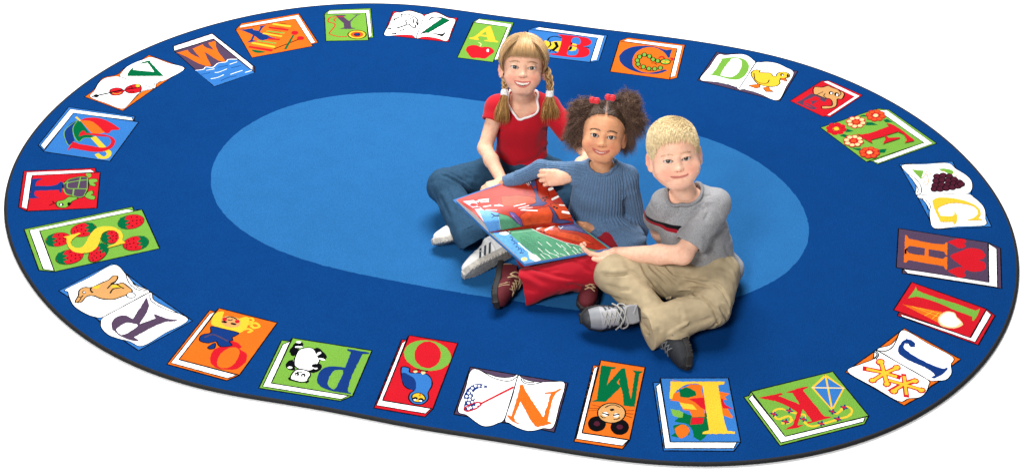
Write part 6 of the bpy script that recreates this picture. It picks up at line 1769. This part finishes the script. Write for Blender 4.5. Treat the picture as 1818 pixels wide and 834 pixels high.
def run_shoe(nt, b, tc):
    N, L = nt.nodes, nt.links
    a = N.new('ShaderNodeAttribute'); a.attribute_name = 'sx'
    n = N.new('ShaderNodeTexNoise'); n.inputs['Scale'].default_value = 30; L.new(tc.outputs['Object'], n.inputs['Vector'])
    m = N.new('ShaderNodeMath'); m.operation = 'MULTIPLY_ADD'; m.inputs[1].default_value = 5.0; m.inputs[2].default_value = .5; L.new(a.outputs['Fac'], m.inputs[0])
    r = N.new('ShaderNodeValToRGB'); r.color_ramp.interpolation = 'CONSTANT'; E = r.color_ramp.elements
    E[0].position = 0; E[0].color = srgb(52, 54, 58)
    E[1].position = .86; E[1].color = srgb(48, 50, 54)
    for pos, c in ((.14, srgb(150, 150, 153)), (.36, srgb(58, 62, 66)), (.44, srgb(158, 158, 162)), (.70, srgb(136, 138, 142))): e = E.new(pos); e.color = c
    L.new(m.outputs['Value'], r.inputs['Fac']); L.new(r.outputs['Color'], b.inputs['Base Color'])
SIL = material('panelled_upper', (.5, .5, .5, 1), .5, .4, bump=(420, .3, .001), extra=run_shoe)
DBK = material('black_mesh_upper', srgb(38, 40, 44), .7, .3, noise=(300, .35), bump=(500, .5, .0012))
DLC = material('dark_lace', srgb(110, 112, 114), .85, .1, noise=(400, .2))
LAC = material('grey_lace', srgb(168, 166, 162), .85, .1, noise=(400, .2))
shoe(g3, PZ(1085, 562, .048), (-.97, -.18, -.06), (-.02, -.72, .62), 1.02, SIL, SOLB, LAC, closed=True, stripes=[[(.030, .022, .003), (.018, .010, .003), (.006, -.002, .003), (-.006, -.014, .003)]], stripe_mat=BLK, label='grey and black running shoe with loose grey laces')
shoe(g3, PZ(1214, 610, .030), (.22, -.95, -.12), (-.84, .48, .22), .98, DBK, SOLB, DLC, label='black running shoe showing its dark treaded sole')
# hair --------------------------------------------------------------------------------------
HM3 = hair_mat('blond_hair', .45, .4)
LY, LZ = [-.10, -.068, -.048, -.034, -.020, -.004, .012, .03, .06, .11], [.072, .068, .054, .020, -.004, .012, .022, -.02, -.045, -.05]
def cap3(P):
    return np.interp(P[:, 1], LY, LZ)-P[:, 2]
V, F = mesh_sdf(cap_sdf(K3, .0040, cap3), K3['o']-.14, K3['o']+.14, .0025)
hair3 = mesh_obj('hair', V, F, HM3, g3, attrs={'col': np.tile(np.append(lin((226, 194, 138)), 1), (len(V), 1))})
R_ = np.random.default_rng(41); crown = on_skull(A3(.010, .050, .07)[None])[0]
D = R_.normal(0, 1, (60000, 3)); D /= np.linalg.norm(D, axis=1)[:, None]; p = on_skull(D, .002)
p = p[p[:, 2] > np.interp(p[:, 1], LY, LZ)+.001][:13000]
def sk_n(p): n_ = (p-SK_C)/SK_R**2; return n_/np.linalg.norm(n_, axis=1)[:, None]
def flow(p):
    """combed from the crown: forward and to one side on top, straight down at the sides"""
    n_ = sk_n(p); top = sstep(p[:, 2], .050, .088)[:, None]
    rad = p-crown; rad /= (np.linalg.norm(rad, axis=1)[:, None]+1e-6)
    d = rad*(1-.55*top)+A3(-.50, -1, -.2)*top*.8+A3(0, -.25, -.9)*(1-top)*.9
    d = d-n_*(d*n_).sum(1)[:, None]; return d/np.linalg.norm(d, axis=1)[:, None], n_, top
L_ = R_.uniform(.020, .030, len(p))[:, None]; hgt = R_.uniform(.0022, .0045, len(p)); jit = R_.normal(0, .07, (len(p), 3))
steps = [p]; cur = p.copy()
for j in range(8):
    d, n_, top = flow(cur)
    cur = cur+(d+jit*(.4+.6*top))*L_/8*(.75+.25*top)
    q = cur-SK_C; lift_ = hgt*(j+1)/8*(1.0+.5*top[:, 0])+.0030+(.0022*top[:, 0])
    k_ = np.sqrt(((q/(SK_R+lift_[:, None]))**2).sum(1)); cur = SK_C+q/k_[:, None]; steps.append(cur.copy())
paths = list(np.stack(steps, 1))
strands_obj('hair_strands', hair3, K3, paths, np.full(len(paths), .00055), (255, 238, 196), (236, 208, 156), 8, HM3)
WORLD = .18
AREAS = [('overhead_softbox', (-.2, 2.2, 4.7), (.1, -.3, 0), (3.0, 1.8), 490),
         ('front_softbox', (-1.8, -4.6, 4.2), (.2, -.3, .3), (1.3, 1.3), 285)]
# ------------------------------------------------------------------ light: a white studio
w = bpy.data.worlds.new('World'); scn.world = w; w.use_nodes = True
bg = w.node_tree.nodes['Background']; bg.inputs['Color'].default_value = (1, 1, 1, 1); bg.inputs['Strength'].default_value = WORLD
def area(name, loc, target, size, power, col=(1, 1, 1)):
    d = bpy.data.lights.new(name, 'AREA'); d.shape = 'RECTANGLE'; d.size, d.size_y = size; d.energy = power; d.color = col
    o = bpy.data.objects.new(name, d); COL.objects.link(o); o.location = loc
    o.rotation_euler = (Vector(target)-Vector(loc)).to_track_quat('-Z', 'Y').to_euler()
    return o
for a in AREAS: area(*a)
scn.view_settings.view_transform = 'Standard'; scn.view_settings.look = 'None'; scn.view_settings.exposure = 0; scn.view_settings.gamma = 1
scn.render.engine = 'CYCLES'
